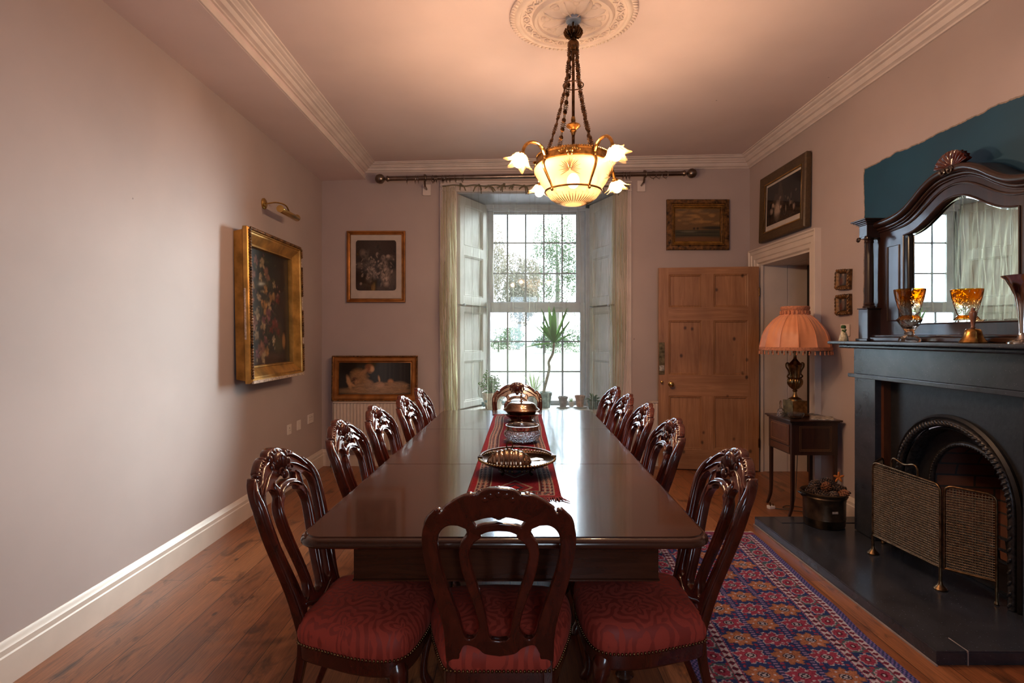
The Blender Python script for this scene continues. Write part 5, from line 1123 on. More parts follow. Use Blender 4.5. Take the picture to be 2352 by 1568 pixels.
m.build('insert_plate', M['black'], fp_, smooth=0)
                                                      # corners of the plate left by the arch fan
for s in (-1, 1): MB().add([(2.4199, FY+s*.512, 1.092), (2.4199, FY+s*.30, 1.092), (2.4199, FY+s*.512, .80)], [(0, 1, 2)], O).build('plate_corner', M['black'], fp_, smooth=0)
solidring(2.405, 2.47, .432, .405, M['black'], 'outer_arch_fillet')
m = MB(); m.tube([O @ Vector((2.405, y, z)) for y, z in ARC(.385)], .020, 8)
for i in range(64):
    if i < 48: th_ = PI*i/47; y, z = FY+.385*math.cos(th_), .505+.385*math.sin(th_); R = Matrix.Rotation(-th_+.5, 3, 'X')
    else: q = (i-48)//2; y, z = FY+(.385 if i % 2 else -.385), .08+.053*q; R = Matrix.Rotation(.5, 3, 'X')
    m.ell(O @ Vector((2.390, y, z)), (.012, .008, .019), 7, 5, rot=R)
m.build('egg_moulding', M['iron2'], fp_, smooth=60)
solidring(2.425, 2.50, .365, .345, M['iron2'], 'middle_arch')
m = MB(); a, b_ = ARC(.352), ARC(.27)
for i in range(len(a)-1): m.add([(2.49, *a[i]), (2.49, *a[i+1]), (2.52, *b_[i+1]), (2.52, *b_[i])], [(0, 1, 2, 3)], O)
m.build('splay_plate', M['black'], fp_, smooth=30)
m = MB(); m.tube([O @ Vector((2.512, y, z)) for y, z in ARC(.266)], .016, 8)
for i in range(46): th_ = PI*i/45; m.ell(O @ Vector((2.498, FY+.262*math.cos(th_), .505+.262*math.sin(th_))), (.006, .006, .006), 6, 4)
m.build('inner_arch', M['iron2'], fp_, smooth=60)
m = MB(); a = ARC(.262); 
for i in range(len(a)-1): m.add([(2.51, *a[i]), (2.51, *a[i+1]), (2.86, FY+(a[i+1][0]-FY)*.75, a[i+1][1]), (2.86, FY+(a[i][0]-FY)*.75, a[i][1])], [(0, 1, 2, 3)], O)
m.add([(2.86, FY+(y-FY)*.75, z) for y, z in a], [tuple(range(len(a)))], O); m.build('fire_brick', M['brick'], fp_, smooth=0)
m = MB()
for k in range(7): m.tube([O @ Vector((2.56, FY-.20+.067*k, .20)), O @ Vector((2.54, FY-.20+.067*k, .32))], .008, 6)
for z in (.20, .26, .32): m.tube([O @ Vector((2.55, FY-.24, z)), O @ Vector((2.55, FY+.24, z))], .008, 6)
m.build('grate', M['iron2'], fp_)
MB().box(2.50, 2.85, FY-.26, FY+.26, .0601, .075, O).build('fire_bed', M['dark'], fp_, smooth=0)

# ------------------------------------------------------------------ overmantel mirror
MY = 3.00
om = thing('overmantel_mirror', 'dark wood overmantel mirror with serpentine top, scallop crest and side columns', 'mirror', (XR, MY, 1.335)); O = T(-XR, -MY, -1.335)
topc = [(.0, 2.290), (.10, 2.278), (.19, 2.238), (.27, 2.185), (.35, 2.142), (.44, 2.120), (.54, 2.112), (.70, 2.108)]
top = [(p.x, p.y) for p in cr(topc, 5)]
mt = [(p.x, p.y) for p in cr([(0, 2.128), (.06, 2.120), (.13, 2.088), (.20, 2.045), (.27, 2.010), (.33, 1.992), (.385, 1.985)], 5)]
outl = [(MY+y, z) for y, z in top[::-1]]+[(MY-y, z) for y, z in top[1:]]+[(MY-.70, 1.336), (MY+.70, 1.336)]
hole = [(MY+y, z) for y, z in mt[::-1]]+[(MY-y, z) for y, z in mt[1:]]+[(MY-.385, 1.440), (MY+.385, 1.440)]
vs, fs = fill2d([outl, hole], .05, .003, lambda c: O @ Vector((2.46+c.z, c.x, c.y))); MB().add(vs, fs).build('frame', M['walnut'], om, smooth=40)
m = MB(); m.add([(2.438, y, z) for y, z in hole], [tuple(range(len(hole)))], O); mg = m.build('mirror_glass', M['mirror'], om, smooth=0)
m = MB(); k = len(hole); cyy, czz = MY, 1.75
inn = [(cyy+(y-cyy)*.958, czz+(z-czz)*.955) for y, z in hole]
for i in range(k): j = (i+1) % k; m.add([(2.4345, *hole[i]), (2.4345, *hole[j]), (2.4375, *inn[j]), (2.4375, *inn[i])], [(0, 1, 2, 3)], O)
m.build('bevelled_edge', M['mirror'], om, smooth=0)
def line(pts, r, x, name, mat=None, flat=1.): return MB().tube([O @ Vector((x, y, z)) for y, z in pts], r, 8, flat=flat).build(name, mat or M['walnut'], om)
full = [(MY+y, z-.018) for y, z in top[::-1]]+[(MY-y, z-.018) for y, z in top[1:]]
m = MB(); m.tube([O @ Vector((2.385, y, z)) for y, z in full], .022, 8); m.tube([O @ Vector((2.400, y, z-.030)) for y, z in full], .012, 8); m.tube([O @ Vector((2.405, y, z-.046)) for y, z in full], .006, 8)
m.v = list(m.v); m.build('crown_moulding', M['walnut'], om, smooth=60)
m = MB(); m.loft([[O @ Vector((2.39, y, z-.02)), O @ Vector((2.39, y, z+.017)), O @ Vector((2.52, y, z+.017)), O @ Vector((2.52, y, z-.02))] for y, z in full]); m.build('crown_board', M['walnut'], om, smooth=30)
mid = [(MY+(y1+y2)/2*s, (z1+z2)/2-.008) for s, seq in ((1, 1), (-1, -1)) for (y1, z1), (y2, z2) in (list(zip(top, [mt[min(int(i*len(mt)/len(top)), len(mt)-1)] for i in range(len(top))]))[::-1] if s > 0 else list(zip(top, [mt[min(int(i*len(mt)/len(top)), len(mt)-1)] for i in range(len(top))])))]
def midz(y):
    ay = abs(y); zt = np.interp(ay, [q[0] for q in top], [q[1] for q in top]); zm = np.interp(ay, [q[0] for q in mt], [q[1] for q in mt]); return (zt*.45+zm*.55)-.008
line([(MY+y, float(midz(y))) for y in np.linspace(.50, -.50, 61)], .007, 2.409, 'frame_bead')
line([(MY+y*1.0, z) for y, z in [(q[0]-MY, q[1]) for q in hole]]+[(hole[0][0], hole[0][1])], .005, 2.408, 'mirror_bead')
for s in (1, -1):
    m = MB(); m.box(2.4175, 2.425, MY+s*.43-.0, MY+s*.43+s*.095, 1.47, 1.93, O)
    m.build('side_panel', M['chair'], om, smooth=0)
    line([(MY+s*.425, 1.465), (MY+s*.425, 1.935), (MY+s*.53, 1.935), (MY+s*.53, 1.465), (MY+s*.425, 1.465)], .006, 2.410, 'panel_moulding')
    cy_ = MY+s*.645; cx_ = 2.365
    MB().box(2.325, 2.42, cy_-.048, cy_+.048, 1.350, 1.545, O).box(2.318, 2.42, cy_-.055, cy_+.055, 1.545, 1.553, O).box(2.312, 2.42, cy_-.06, cy_+.06, 1.336, 1.352, O).build('plinth', M['walnut'], om, smooth=0, bevel=.003)
    MB().lathe([(.034, 1.553), (.036, 1.563), (.028, 1.570), (.031, 1.580), (.025, 1.588), (.026, 1.70), (.024, 1.90), (.022, 1.975), (.027, 1.985), (.024, 1.995), (.030, 2.01)], 24, O @ T(cx_, cy_, 0), lobes=12, amp=.05).build('column', M['walnut'], om)
    m = MB(); m.box(2.325, 2.41, cy_-.040, cy_+.040, 2.01, 2.022, O)
    for q in (-1, 1): m.tube([O @ Vector((2.32, cy_+q*.042+.016*math.cos(t_)*(1-t_/14), 2.005+.016*math.sin(t_)*(1-t_/14))) for t_ in [i*.5 for i in range(18)]], .0045, 6); m.ell(O @ Vector((2.32, cy_+q*.042, 2.005)), (.014, .012, .012), 8, 6)
    m.build('capital', M['walnut'], om)
    MB().box(2.325, 2.42, cy_-.040, cy_+.040, 2.022, 2.095, O).build('entablature', M['walnut'], om, smooth=0, bevel=.002)
    m = MB()
    for i, (z, e) in enumerate(((2.095, .004), (2.104, .014), (2.113, .026), (2.122, .036))): m.box(2.325-e, 2.48, cy_-.042-e, cy_+.042+e, z, z+.0095, O)
    m.build('cornice_block', M['walnut'], om, smooth=0, bevel=.003)
MB().box(2.335, 2.42, MY-.60, MY+.60, 1.336, 1.362, O).box(2.35, 2.42, MY-.60, MY+.60, 1.362, 1.376, O).build('base_moulding', M['walnut'], om, smooth=0, bevel=.005)
m = MB()
def scal(s, t): a_ = PI*(.06+.88*s); r = (.015+.088*t)*(1-.04*abs(math.cos(a_*11.5))); return O @ Vector((2.40-.022*math.sin(PI*t*.55)*(.7+.3*abs(math.cos(a_*11.5)))+.0*t, MY+r*math.cos(a_)*1.12, 2.278+r*math.sin(a_)*.93))
m.grid(scal, 110, 8); m.grid(lambda s, t: scal(s, t)+Vector((.03, 0, 0)), 110, 8); 
for i in range(12): a_ = PI*(.06+.88*(i+.5)/12); m.tube([O @ Vector((2.392, MY+r*math.cos(a_)*1.12, 2.278+r*math.sin(a_)*.93)) for r in (.02, .06, .098)], [.003, .007, .009], 6)
m.build('scallop_crest', M['chair'], om, smooth=50, fix=False)
m = MB()
for q in (-1, 1): m.tube([O @ Vector((2.362, MY+q*.026+.022*math.cos(q*t_+(PI if q < 0 else 0))*(1-t_/14), 2.262+.022*math.sin(t_)*(1-t_/14))) for t_ in [i*.45 for i in range(22)]], .0055, 6)
m.build('crest_scroll', M['walnut'], om)

# ------------------------------------------------------------------ things on the mantel shelf
SZ = 1.335
t = thing('goblet_vase', 'tall amber flashed cut glass goblet vase before the overmantel mirror', 'glass vase', (2.275, 3.15, SZ))
MB().shell([(.001, .001), (.052, .001), (.054, .010), (.050, .022), (.036, .034), (.020, .040), (.026, .050), (.022, .058), (.026, .066), (.030, .074), (.045, .095), (.057, .118), (.060, .128), (.050, .142), (.041, .152), (.048, .165), (.052, .185), (.060, .215), (.068, .250), (.074, .285), (.075, .300), (.072, .301), (.070, .285), (.064, .25), (.056, .215), (.047, .185), (.040, .165), (.034, .152), (.044, .138), (.050, .126), (.040, .105), (.02, .082), (.001, .078)], 40, amp=.02, lobes=20).build('vase_glass', M['amber'], t, smooth=50)
t = thing('hand_bell', 'brass hand bell with turned wooden handle on the mantel shelf', 'hand bell', (2.272, 2.715, SZ))
MB().shell([(.050, .002), (.054, 0), (.056, .004), (.050, .014), (.040, .028), (.035, .048), (.032, .062), (.026, .068), (.008, .070), (.001, .070)], 32).build('bell', M['goldmetal'], t, smooth=50, solid=.002)
MB().lathe([(.006, .069), (.010, .076), (.007, .082), (.009, .10), (.014, .125), (.017, .143), (.015, .152), (.008, .158), (.009, .164), (.009, .170), (.003, .173)], 20).build('bell_handle', M['hank'], t)
t = thing('trumpet_vase', 'silver plated trumpet vase at the right end of the visible mantel shelf', 'vase', (2.262, 2.44, SZ))
MB().shell([(.058, 0), (.058, .006), (.045, .010), (.020, .022), (.014, .05), (.016, .10), (.020, .16), (.028, .21), (.045, .255), (.060, .285), (.073, .298), (.075, .302), (.071, .303), (.056, .288), (.042, .26), (.024, .21), (.015, .14), (.001, .13)], 40).build('vase_body', M['silver'], t, smooth=60)
t = thing('figurine', 'small glazed bonneted lady figurine at left end of the mantel shelf', 'figurine', (2.275, 3.775, SZ))
MB().lathe([(.028, 0), (.029, .006), (.022, .04), (.014, .066), (.011, .072), (.014, .078), (.010, .086)], 20, lobes=9, amp=.05).build('skirt', M['china'], t)
m = MB(); m.ell((0, 0, .092), (.010, .010, .012)); m.build('head', M['china'], t)
m = MB(); m.shell([(.006, .108), (.014, .104), (.016, .094), (.014, .086)], 16); m.tube([(-.014, -.008, .075), (-.004, -.016, .062), (.012, -.010, .076)], .005, 8); m.build('bonnet', M['leafd'], t)

# ------------------------------------------------------------------ side table and its things
sx0, sx1, sy0, sy1 = 2.125, 2.475, 4.175, 4.545
st = thing('side_table', 'small dark inlaid mahogany side table with drawer beside the doorway', 'side table', ((sx0+sx1)/2, (sy0+sy1)/2, 0)); O = T(-(sx0+sx1)/2, -(sy0+sy1)/2, 0)
MB().box(sx0-.025, sx1+.025, sy0-.025, sy1+.02, .722, .735, O).box(sx0-.012, sx1+.012, sy0-.012, sy1+.012, .710, .722, O).build('table_top', M['walnut'], st, smooth=0, bevel=.004)
MB().box(sx0, sx1, sy0, sy1, .468, .710, O).build('case', M['walnut'], st, smooth=0, bevel=.002)
d_ = MB().box(sx0-.006, sx0, sy0+.035, sy1-.035, .535, .695, O).build('drawer', M['inlay'], st, smooth=0, bevel=.002)
MB().box(sx0-.004, sx0, sy0+.035, sy1-.035, .478, .525, O).build('lower_rail', M['inlay'], st, smooth=0)
m = MB()
for x_, y0_, y1_, z0_, z1_ in ((sx0-.0065, sy0+.06, sy1-.06, .555, .678),): m.tube([O @ Vector(q) for q in ((x_, y0_, z0_), (x_, y1_, z0_), (x_, y1_, z1_), (x_, y0_, z1_))], .0016, 4, True)
for a_, b__, z0_, z1_ in ((sx0+.06, sx1-.05, .50, .685), (sx0+.07, sx1-.06, .51, .675)): m.tube([O @ Vector(q) for q in ((a_, sy0-.0005, z0_), (b__, sy0-.0005, z0_), (b__, sy0-.0005, z1_), (a_, sy0-.0005, z1_))], .0014, 4, True)
m.build('stringing', M['string'], st, smooth=0)
for x_ in (0, 1):
    for y_ in (0, 1):
        xa, ya = (sx0+.014 if x_ == 0 else sx1-.014), (sy0+.014 if y_ == 0 else sy1-.014); dx_, dy_ = (-1 if x_ == 0 else .6), (1 if y_ else -.2)
        P = cr([(xa, ya, .71), (xa, ya, .30), (xa+dx_*.002, ya, .12), (xa+dx_*.012, ya+dy_*.006, .05), (xa+dx_*.028, ya+dy_*.012, .0)], 4)
        MB().tube([O @ p for p in P], [.019-.007*i/(len(P)-1) for i in range(len(P))], 4, up=(1, 0, 0), twist=PI/4).build('leg', M['walnut'], st, smooth=20, bevel=.002)
LX, LY = 2.258, 4.385; TZ2 = .735
lp_ = thing('table_lamp', 'brass urn table lamp with peach satin tasselled shade on the side table', 'table lamp', (LX, LY, TZ2), .15)
MB().box(-.074, .074, -.074, .074, 0, .022).build('foot_plate', M['bronze'], lp_, smooth=0, bevel=.004); MB().box(-.062, .062, -.062, .062, .022, .125).build('square_base', M['oldbrass'], lp_, smooth=0, bevel=.003)
m = MB(); m.lathe([(.052, .125), (.050, .135), (.040, .142), (.022, .152), (.014, .175), (.012, .19), (.020, .200), (.014, .208), (.022, .216)], 32); m.build('urn_foot', M['oldbrass'], lp_)
MB().lathe([(.020, .212), (.041, .232), (.053, .255), (.055, .275), (.050, .292), (.045, .298)], 48, lobes=24, amp=.06).build('urn_bowl', M['oldbrass'], lp_)
MB().lathe([(.045, .298), (.038, .305), (.039, .34), (.046, .38), (.054, .402), (.057, .408), (.050, .414), (.038, .422), (.022, .440), (.012, .455), (.010, .480), (.008, .53)], 32).build('urn_neck', M['oldbrass'], lp_)
for s in (1, -1): MB().tube(cr([(s*.050, 0, .300), (s*.066, 0, .315), (s*.050, 0, .335), (s*.057, 0, .36), (s*.076, 0, .39), (s*.076, 0, .415), (s*.060, 0, .42), (s*.056, 0, .405)], 4), .006, 8).build('urn_handle', M['oldbrass'], lp_)
MB().tube([(0, 0, .50), (0, 0, .84)], .005, 8).build('lamp_rod', M['oldbrass'], lp_)
shp = [(.258, .525), (.258, .545), (.247, .60), (.232, .655), (.200, .710), (.160, .758), (.118, .792), (.092, .806), (.094, .822), (.102, .860)]
def shade(s, t):
    a = 2*PI*s; i = t*(len(shp)-1); k = min(int(i), len(shp)-2); f = i-k; r = shp[k][0]+(shp[k+1][0]-shp[k][0])*f; z = shp[k][1]+(shp[k+1][1]-shp[k][1])*f
    c = abs(math.sin(a*6)); w_ = min(1, max(0, (.80-z)/.2)); r *= 1-.065*w_*(c)**.7+.02*(1-w_)*math.sin(a*30); return Vector((r*math.cos(a), r*math.sin(a), z))
sd = MB().grid(shade, 168, 27).build('lamp_shade', M['shade'], lp_, smooth=40, fix=False)
m = MB()
for k in range(12):
    s = k/12; m.tube([shade(s, t/14)*1.0 for t in range(0, 13)], .0035, 5)
m.build('shade_rib', M['shade'], sd)
MB().shell([(.260, .522), (.262, .532), (.260, .548)], 72).build('braid', M['trimshade'], sd, smooth=60); MB().shell([(.100, .835), (.106, .848), (.106, .862), (.100, .868)], 48).build('braid', M['trimshade'], sd, smooth=60)
m = MB()
for z, r0, n in ((.522, .260, 38), (.838, .105, 22)):
    for i in range(n): a = 2*PI*i/n; c0 = Vector((r0*math.cos(a), r0*math.sin(a), z-.012)); m.ell(c0, (.0055, .0055, .007), 6, 4); m.lathe([(.003, 0), (.006, -.010), (.0065, -.018), (.002, -.020)], 6, T(c0.x, c0.y, c0.z-.002))
m.build('tassels', M['trimshade'], sd)
t = thing('glass_bell', 'small clear cut glass bell on the side table, left of the lamp', 'glass bell', (2.135, 4.365, TZ2))
MB().shell([(.030, .002), (.031, 0), (.030, .008), (.026, .03), (.022, .05), (.012, .062), (.008, .066)], 24).build('bell_glass', M['crystal'], t, smooth=50, solid=.002); MB().lathe([(.005, .066), (.009, .075), (.006, .085), (.009, .10), (.008, .115), (.003, .125)], 12).build('stem', M['clear'], t)
t = thing('glass_dish', 'low lobed clear glass dish on the side table before the lamp', 'glass dish', (2.185, 4.232, TZ2))
MB().shell([(.001, .004), (.035, .004), (.050, .014), (.060, .034), (.063, .046), (.060, .046), (.055, .034), (.048, .018), (.033, .009), (.001, .009)], 48, amp=.04, lobes=8).build('dish_glass', M['clear'], t, smooth=60)
t = thing('magazine', 'folded printed magazine lying on the right of the side table', 'magazine', (2.405, 4.265, TZ2), -.5)
MB().box(-.075, .075, -.10, .10, 0, .003).box(-.073, .076, -.098, .101, .003, .005).build('pages', M['paper'], t, smooth=0)
pg = thing('mains_plug', 'white three pin plug lying prongs up by the side table leg', 'plug', (2.07, 4.39, 0), .3)
MB().loft([[(-.026, -.018, 0), (.026, -.018, 0), (.030, .008, 0), (.018, .028, 0), (-.018, .028, 0), (-.030, .008, 0)], [(-.026, -.018, .022), (.026, -.018, .022), (.030, .008, .022), (.018, .028, .022), (-.018, .028, .022), (-.030, .008, .022)]]).build('plug_body', M['plug'], pg, smooth=0, bevel=.003)
m = MB(); m.box(-.003, .003, .006, .014, .022, .046); m.box(-.016, -.009, -.010, -.006, .022, .040); m.box(.009, .016, -.010, -.006, .022, .040); m.build('pins', M['oldbrass'], pg, smooth=0)
tag(MB().tube(cr([(2.095, 4.375, .005), (2.2, 4.33, .005), (2.36, 4.25, .005), (2.42, 4.22, .005), (2.36, 4.36, .005), (2.24, 4.45, .005), (2.17, 4.40, .005), (2.22, 4.36, .012), (2.30, 4.48, .02), (2.36, 4.57, .10), (2.39, 4.60, .40), (2.40, 4.595, .70)], 8), .003, 6).build('lamp_cord', M['cord'], None), 'thin grey lamp cord looping over the floor under the side table', 'cord')

# ------------------------------------------------------------------ bucket of pine cones
bk = thing('brass_bucket', 'battered brass bucket of pine cones standing on the slate hearth corner', 'bucket', (2.185, 3.85, .0565)); bk.scale = (.95, .95, 1.10)
MB().shell([(.001, .004), (.130, .002), (.136, .010), (.138, .05), (.141, .054), (.139, .060), (.140, .15), (.143, .175), (.150, .185), (.146, .192), (.151, .20), (.158, .206), (.160, .213), (.154, .216), (.148, .206), (.138, .19), (.133, .15), (.130, .01), (.001, .008)], 48, amp=.006, lobes=3).build('bucket_body', M['bucket'], bk, smooth=50)
for s in (1, -1):
    m = MB(); m.tube([(s*.150, -.028, .20), (s*.178, -.024, .205), (s*.182, 0, .206), (s*.178, .024, .205), (s*.150, .028, .20)], .006, 8); m.ell((s*.158, 0, .196), (.014, .020, .014)); m.build('handle_lug', M['iron2'], bk)
MB().box(-.02, .02, -.1415, -.137, .105, .118).build('torn_label', M['gesso'], bk, smooth=0)
def cone(seed, L=.046, R=.030):
    m = MB(); m.ell((0, 0, 0), (R*.7, R*.7, L*.9), 10, 8); n = 62
    for i in range(n):
        t = (i+.5)/n; th_ = i*2.39996; z = -L+2*L*t; r = R*math.sin(PI*min(1, t*.86+.12))**.75; c = Vector((r*math.cos(th_), r*math.sin(th_), z)); R3 = Matrix.Rotation(th_, 3, 'Z') @ Matrix.Rotation(-.75+.5*t, 3, 'Y')
        m.ell(c, (.0085*(.5+r/R*.5), .0095*(.5+r/R*.5), .0035), 6, 4, rot=R3)
    return m
c0 = cone(1).build('pine_cone', M['cone'], None, smooth=60); c0b = cone(2, .042, .028).build('pine_cone', M['cone2'], None, smooth=60)
cones = [(-.10, -.02, .215, 0, 1.2, .3, 'grey brown pine cone at the left rim of the bucket'), (-.055, -.085, .205, 0, 1.4, .9, 'open pine cone low at the front left of the bucket'), (-.050, .035, .240, 0, 1.0, 2.2, 'large pine cone on top at the back left'),
 (.005, -.02, .238, 1, .5, 0, 'orange pine cone end-on in the middle of the heap'), (.045, .05, .252, 0, 1.3, 1.0, 'pine cone at the top back of the bucket'), (.058, -.045, .240, 0, 1.45, .4, 'big dark pine cone lying across the front right'),
 (.085, -.098, .212, 1, 1.3, 1.9, 'reddish closed pine cone at the front right rim'), (.115, .0, .212, 0, 1.1, 1.3, 'pine cone at the far right rim of the bucket'), (.012, -.100, .200, 0, 1.5, 2.4, 'pine cone low at the front centre rim'), (-.02, .10, .205, 0, 1.2, 2.0, 'pine cone mostly hidden at the back of the bucket'), (.03, .0, .185, 0, .8, .5, 'pine cone buried in the middle of the heap')]
for i, (x, y, z, k, tl, rz_, lab) in enumerate(cones):
    if k == 0: o = c0 if i == 0 else c0.copy()
    else: o = c0b if i == 3 else c0b.copy()
    if o.name not in C.objects: C.objects.link(o)
    o.location = (2.185+x*.95, 3.85+y*.95, .0565+z*1.1+.004); o.rotation_euler = (tl, 0, rz_); tag(o, lab, 'pine cone', 'pine cones in the brass bucket')
m = MB()
for k in range(5):
    a = 2*PI*k/5+.3; m.ell((.020*math.cos(a), -.004, .020*math.sin(a)), (.009, .003, .020), 8, 6, rot=Matrix.Rotation(-a+PI/2, 3, 'Y'))
fl = m.build('dried_flower', M['petal'], None); fl.location = (2.185+.118, 3.88, .0565+.322); tag(fl, 'orange dried flower head sticking up behind the pine cones', 'dried flower')
tag(MB().tube([(2.185+.118, 3.885, .0565+.315), (2.185+.11, 3.90, .27), (2.28, 3.90, .24)], .002, 5).build('flower_stalk', M['bark'], None)); fs_ = [o for o in C.objects if o.name == 'flower_stalk'][0]; fs_.parent = fl; fs_.matrix_parent_inverse = Matrix.Translation(fl.location).inverted()

# ------------------------------------------------------------------ folding fire screen
fsr = thing('fire_screen', 'three fold brass mesh fire screen with carrying handles before the fireplace', 'fire screen', (2.20, 3.10, .0565)); O = T(-2.20, -3.10, -.0565); z0 = .0565
PA, PB, PC, PD = Vector((2.187, 3.334, 0)), Vector((2.228, 2.864, 0)), Vector((2.375, 2.70, 0)), Vector((2.36, 3.50, 0))
def fpanel(A, B, zt0, zt1, zb, handle, name):
    d = (B-A); L = d.length; dn = d.normalized(); n = dn.cross(Vector((0, 0, 1))); P = lambda s, z: O @ (A+dn*s+Vector((0, 0, z)))
    r = .035; zt = lambda s: zt0+(zt1-zt0)*s/L; pts = [P(0, zb), P(0, zt0-r-.01)]+[P(r-r*math.cos(a), zt(0)-r+r*math.sin(a)) for a in (.4, .8, 1.2, 1.57)]+[P(L-r+r*math.sin(a), zt(L)-r+r*math.cos(a)) for a in (0, .4, .8, 1.2)]+[P(L, zt1-r-.01), P(L, zb)]
    m = MB(); m.tube(pts, .0065, 8, up=tuple(n)); m.tube([P(0, zb+.005), P(L, zb+.005)], .0065, 8); f = m.build(name, M['screen'], fsr, smooth=60)
    m = MB(); st_ = .0128; s = st_*.8
    while s < L-.004:
        zz = min(zt(s)-.004, zt(s)-(r-math.sqrt(max(0, r*r-max(0, r-min(s, L-s))**2)))-.004); m.tube([P(s, zb+.005), P(s, zz)], .0019, 4); s += st_
    z = zb+st_
    while z < max(zt0, zt1)-.006:
        e = r-math.sqrt(max(0, r*r-max(0, z-(min(zt0, zt1)-r))**2)) if z < min(zt0, zt1) else r; m.tube([P(e, z), P(L-e, z)], .0019, 4); z += st_
    s = st_*1.3
    while s < L-.01:
        z = zb+st_*1.5
        while z < zt(s)-.03: m.ell(P(s, z), (.0026, .0026, .0026), 4, 3); z += st_
        s += st_
    m.build('mesh', M['screenmesh'], f, smooth=0)
    if handle:
        for off in (0, .012):
            MB().tube([q+n*off for q in cr([P(L*.30, zt(L*.3)), P(L*.31, zt(L*.3)+.045), P(L*.36, zt(L*.3)+.060), P(L*.50, zt(L*.5)+.045), P(L*.64, zt(L*.6)+.060), P(L*.69, zt(L*.7)+.045), P(L*.70, zt(L*.7))], 5)], .0055, 8).build('handle', M['screen'], fsr) if off == 0 else None
fpanel(PA, PB, .610, .598, .165, True, 'centre_panel'); fpanel(PB+Vector((.012, -.010, 0)), PC, .598, .592, .165, False, 'right_panel'); fpanel(PA+Vector((.012, .012, 0)), PD, .600, .600, .165, False, 'left_panel')
for A in (PA, PB):
    MB().tube([O @ (A+Vector((0, 0, .17))), O @ (A+Vector((0, 0, z0+.04)))], .008, 10).lathe([(.028, 0), (.030, .006), (.024, .014), (.014, .024), (.010, .036), (.008, .045)], 24, O @ T(A.x, A.y, z0), lobes=14, amp=.06).build('foot', M['screen'], fsr)
for A in (PC, PD): MB().tube([O @ (A+Vector((0, 0, .17))), O @ (A+Vector((0, 0, z0+.01)))], .0065, 10).lathe([(.010, 0), (.012, .006), (.008, .016)], 16, O @ T(A.x, A.y, z0)).build('foot', M['screen'], fsr)

# ------------------------------------------------------------------ rug
def rug_fn(U, V):
    W, H = .86, 2.30; rs_ = np.random.RandomState(6); n = rs_.rand(*U.shape)
    navy, red, crim, teal, cream, org, blk = lin(38, 52, 96), lin(158, 38, 62), lin(120, 26, 48), lin(72, 92, 88), lin(196, 172, 166), lin(176, 98, 50), lin(34, 26, 42)
    col = np.zeros(U.shape+(3,))+navy; x = np.minimum(U, W-U); ye = H-V; y = np.minimum(V, ye); e = np.minimum(x, y*1.0)
    al = np.where(x < y, V, U)
    k = e < .035; col[k] = np.where((((al/.012).astype(int)+((e/.008).astype(int))) % 2 == 0)[k][:, None], lin(120, 90, 140), navy)
    k = (e >= .035) & (e < .068); m_ = np.abs(((al % .034)/.034-.5)*2)+np.abs((e-.0515)/.0165)*.9 < .85; col[k] = cream; col[k & m_] = crim
    for a_, b_ in ((.032, .036), (.067, .071), (.150, .154), (.188, .192)): col[(e >= a_) & (e < b_)] = red*.9
    k = (e >= .071) & (e < .150); p = .105; ph = (al % p)/p; alt = ((al/p).astype(int) % 2 == 0); col[k] = np.where(alt[k][:, None], teal, navy)
    cu, cv = (e-.1105)/.030, (ph-.5)*p/.036; r_ = np.sqrt((cu*1.0+.25*cv)**2+cv**2); zz = r_+.10*np.sin(np.arctan2(cv, cu)*9); col[k & (zz < 1.18)] = cream*.8; col[k & (zz < 1.0)] = red; col[k & (r_ < .42)] = crim*.6; col[k & (r_ < .2)] = cream
    k2 = k & (r_ > 1.35) & (((U/.018).astype(int)+(V/.018).astype(int)*3) % 4 == 0); col[k2] = red
    k = (e >= .154) & (e < .188); m_ = np.abs(((al % .040)/.040-.5)*2)+np.abs((e-.171)/.017)*.9 < .85; col[k] = cream*.95; col[k & m_] = crim; col[k & (np.abs(((al % .040)/.040-.5)*2) < .15)] = blk
    k = e >= .192; fx, fy = U-.192, V-.192; cw, chh = (W-.384)/3, .135; ci = np.floor(fx/cw).astype(int); cj = np.floor(fy/chh).astype(int); a = (fx/cw-ci-.5)*cw; b_ = (fy/chh-cj-.5)*chh
    an = np.arctan2(b_, a); rr = np.hypot(a/.062, b_/.050)+.16*np.sin(an*8)+.06*np.sin(an*21); par = (ci+cj) % 2 == 0
    k3 = k & (rr < 1.10); col[k3 & par] = cream*.85; col[k3 & ~par] = org*.8; k3 = k & (rr < 1.0); col[k3 & par] = red; col[k3 & ~par] = org
    r2 = np.hypot(a/.024, b_/.020); col[k & (r2 < 1)] = blk; col[k & (r2 < 1) & (((a/.007).astype(int)+(b_/.007).astype(int)) % 2 == 0)] = cream*.8
    for q in range(6): aa = 2*PI*q/6; col[k & (np.hypot(a-.044*math.cos(aa), b_-.036*math.sin(aa)) < .0055)] = cream
    ln = k & (np.abs(a) > cw/2-.007); col[ln] = np.where((((V/.009).astype(int)) % 2 == 0)[ln][:, None], lin(150, 110, 140), navy*.8)
    k4 = k & (rr > 1.25) & (np.abs(a) < cw/2-.012) & (np.hypot(np.abs(a)-.052, np.abs(b_)-.054) < .009); col[k4] = red
    k = V > H-.045; col[k] = lin(150, 52, 78)*.9
    g_ = col.mean(axis=2, keepdims=True); return (col*.82+g_*.18)*np.array((.85, 1.0, 1.25))*(.66+.5*n[..., None])
RW, RH = .86, 2.30
rg = thing('rug', 'crimson blue and orange patterned wool runner rug beside the hearth', 'rug', (1.20, 2.70, 0), math.radians(-2.6))
def rwarp(s, t):
    x = (s-.5)*RW; y = (t-.5)*RH+.0; z = .009+.004*math.sin(y*13+x*2)*max(0, math.sin(y*2.1+1))*s; x += .006*math.sin(y*9)*(s-.3)
    return (x, y, z)
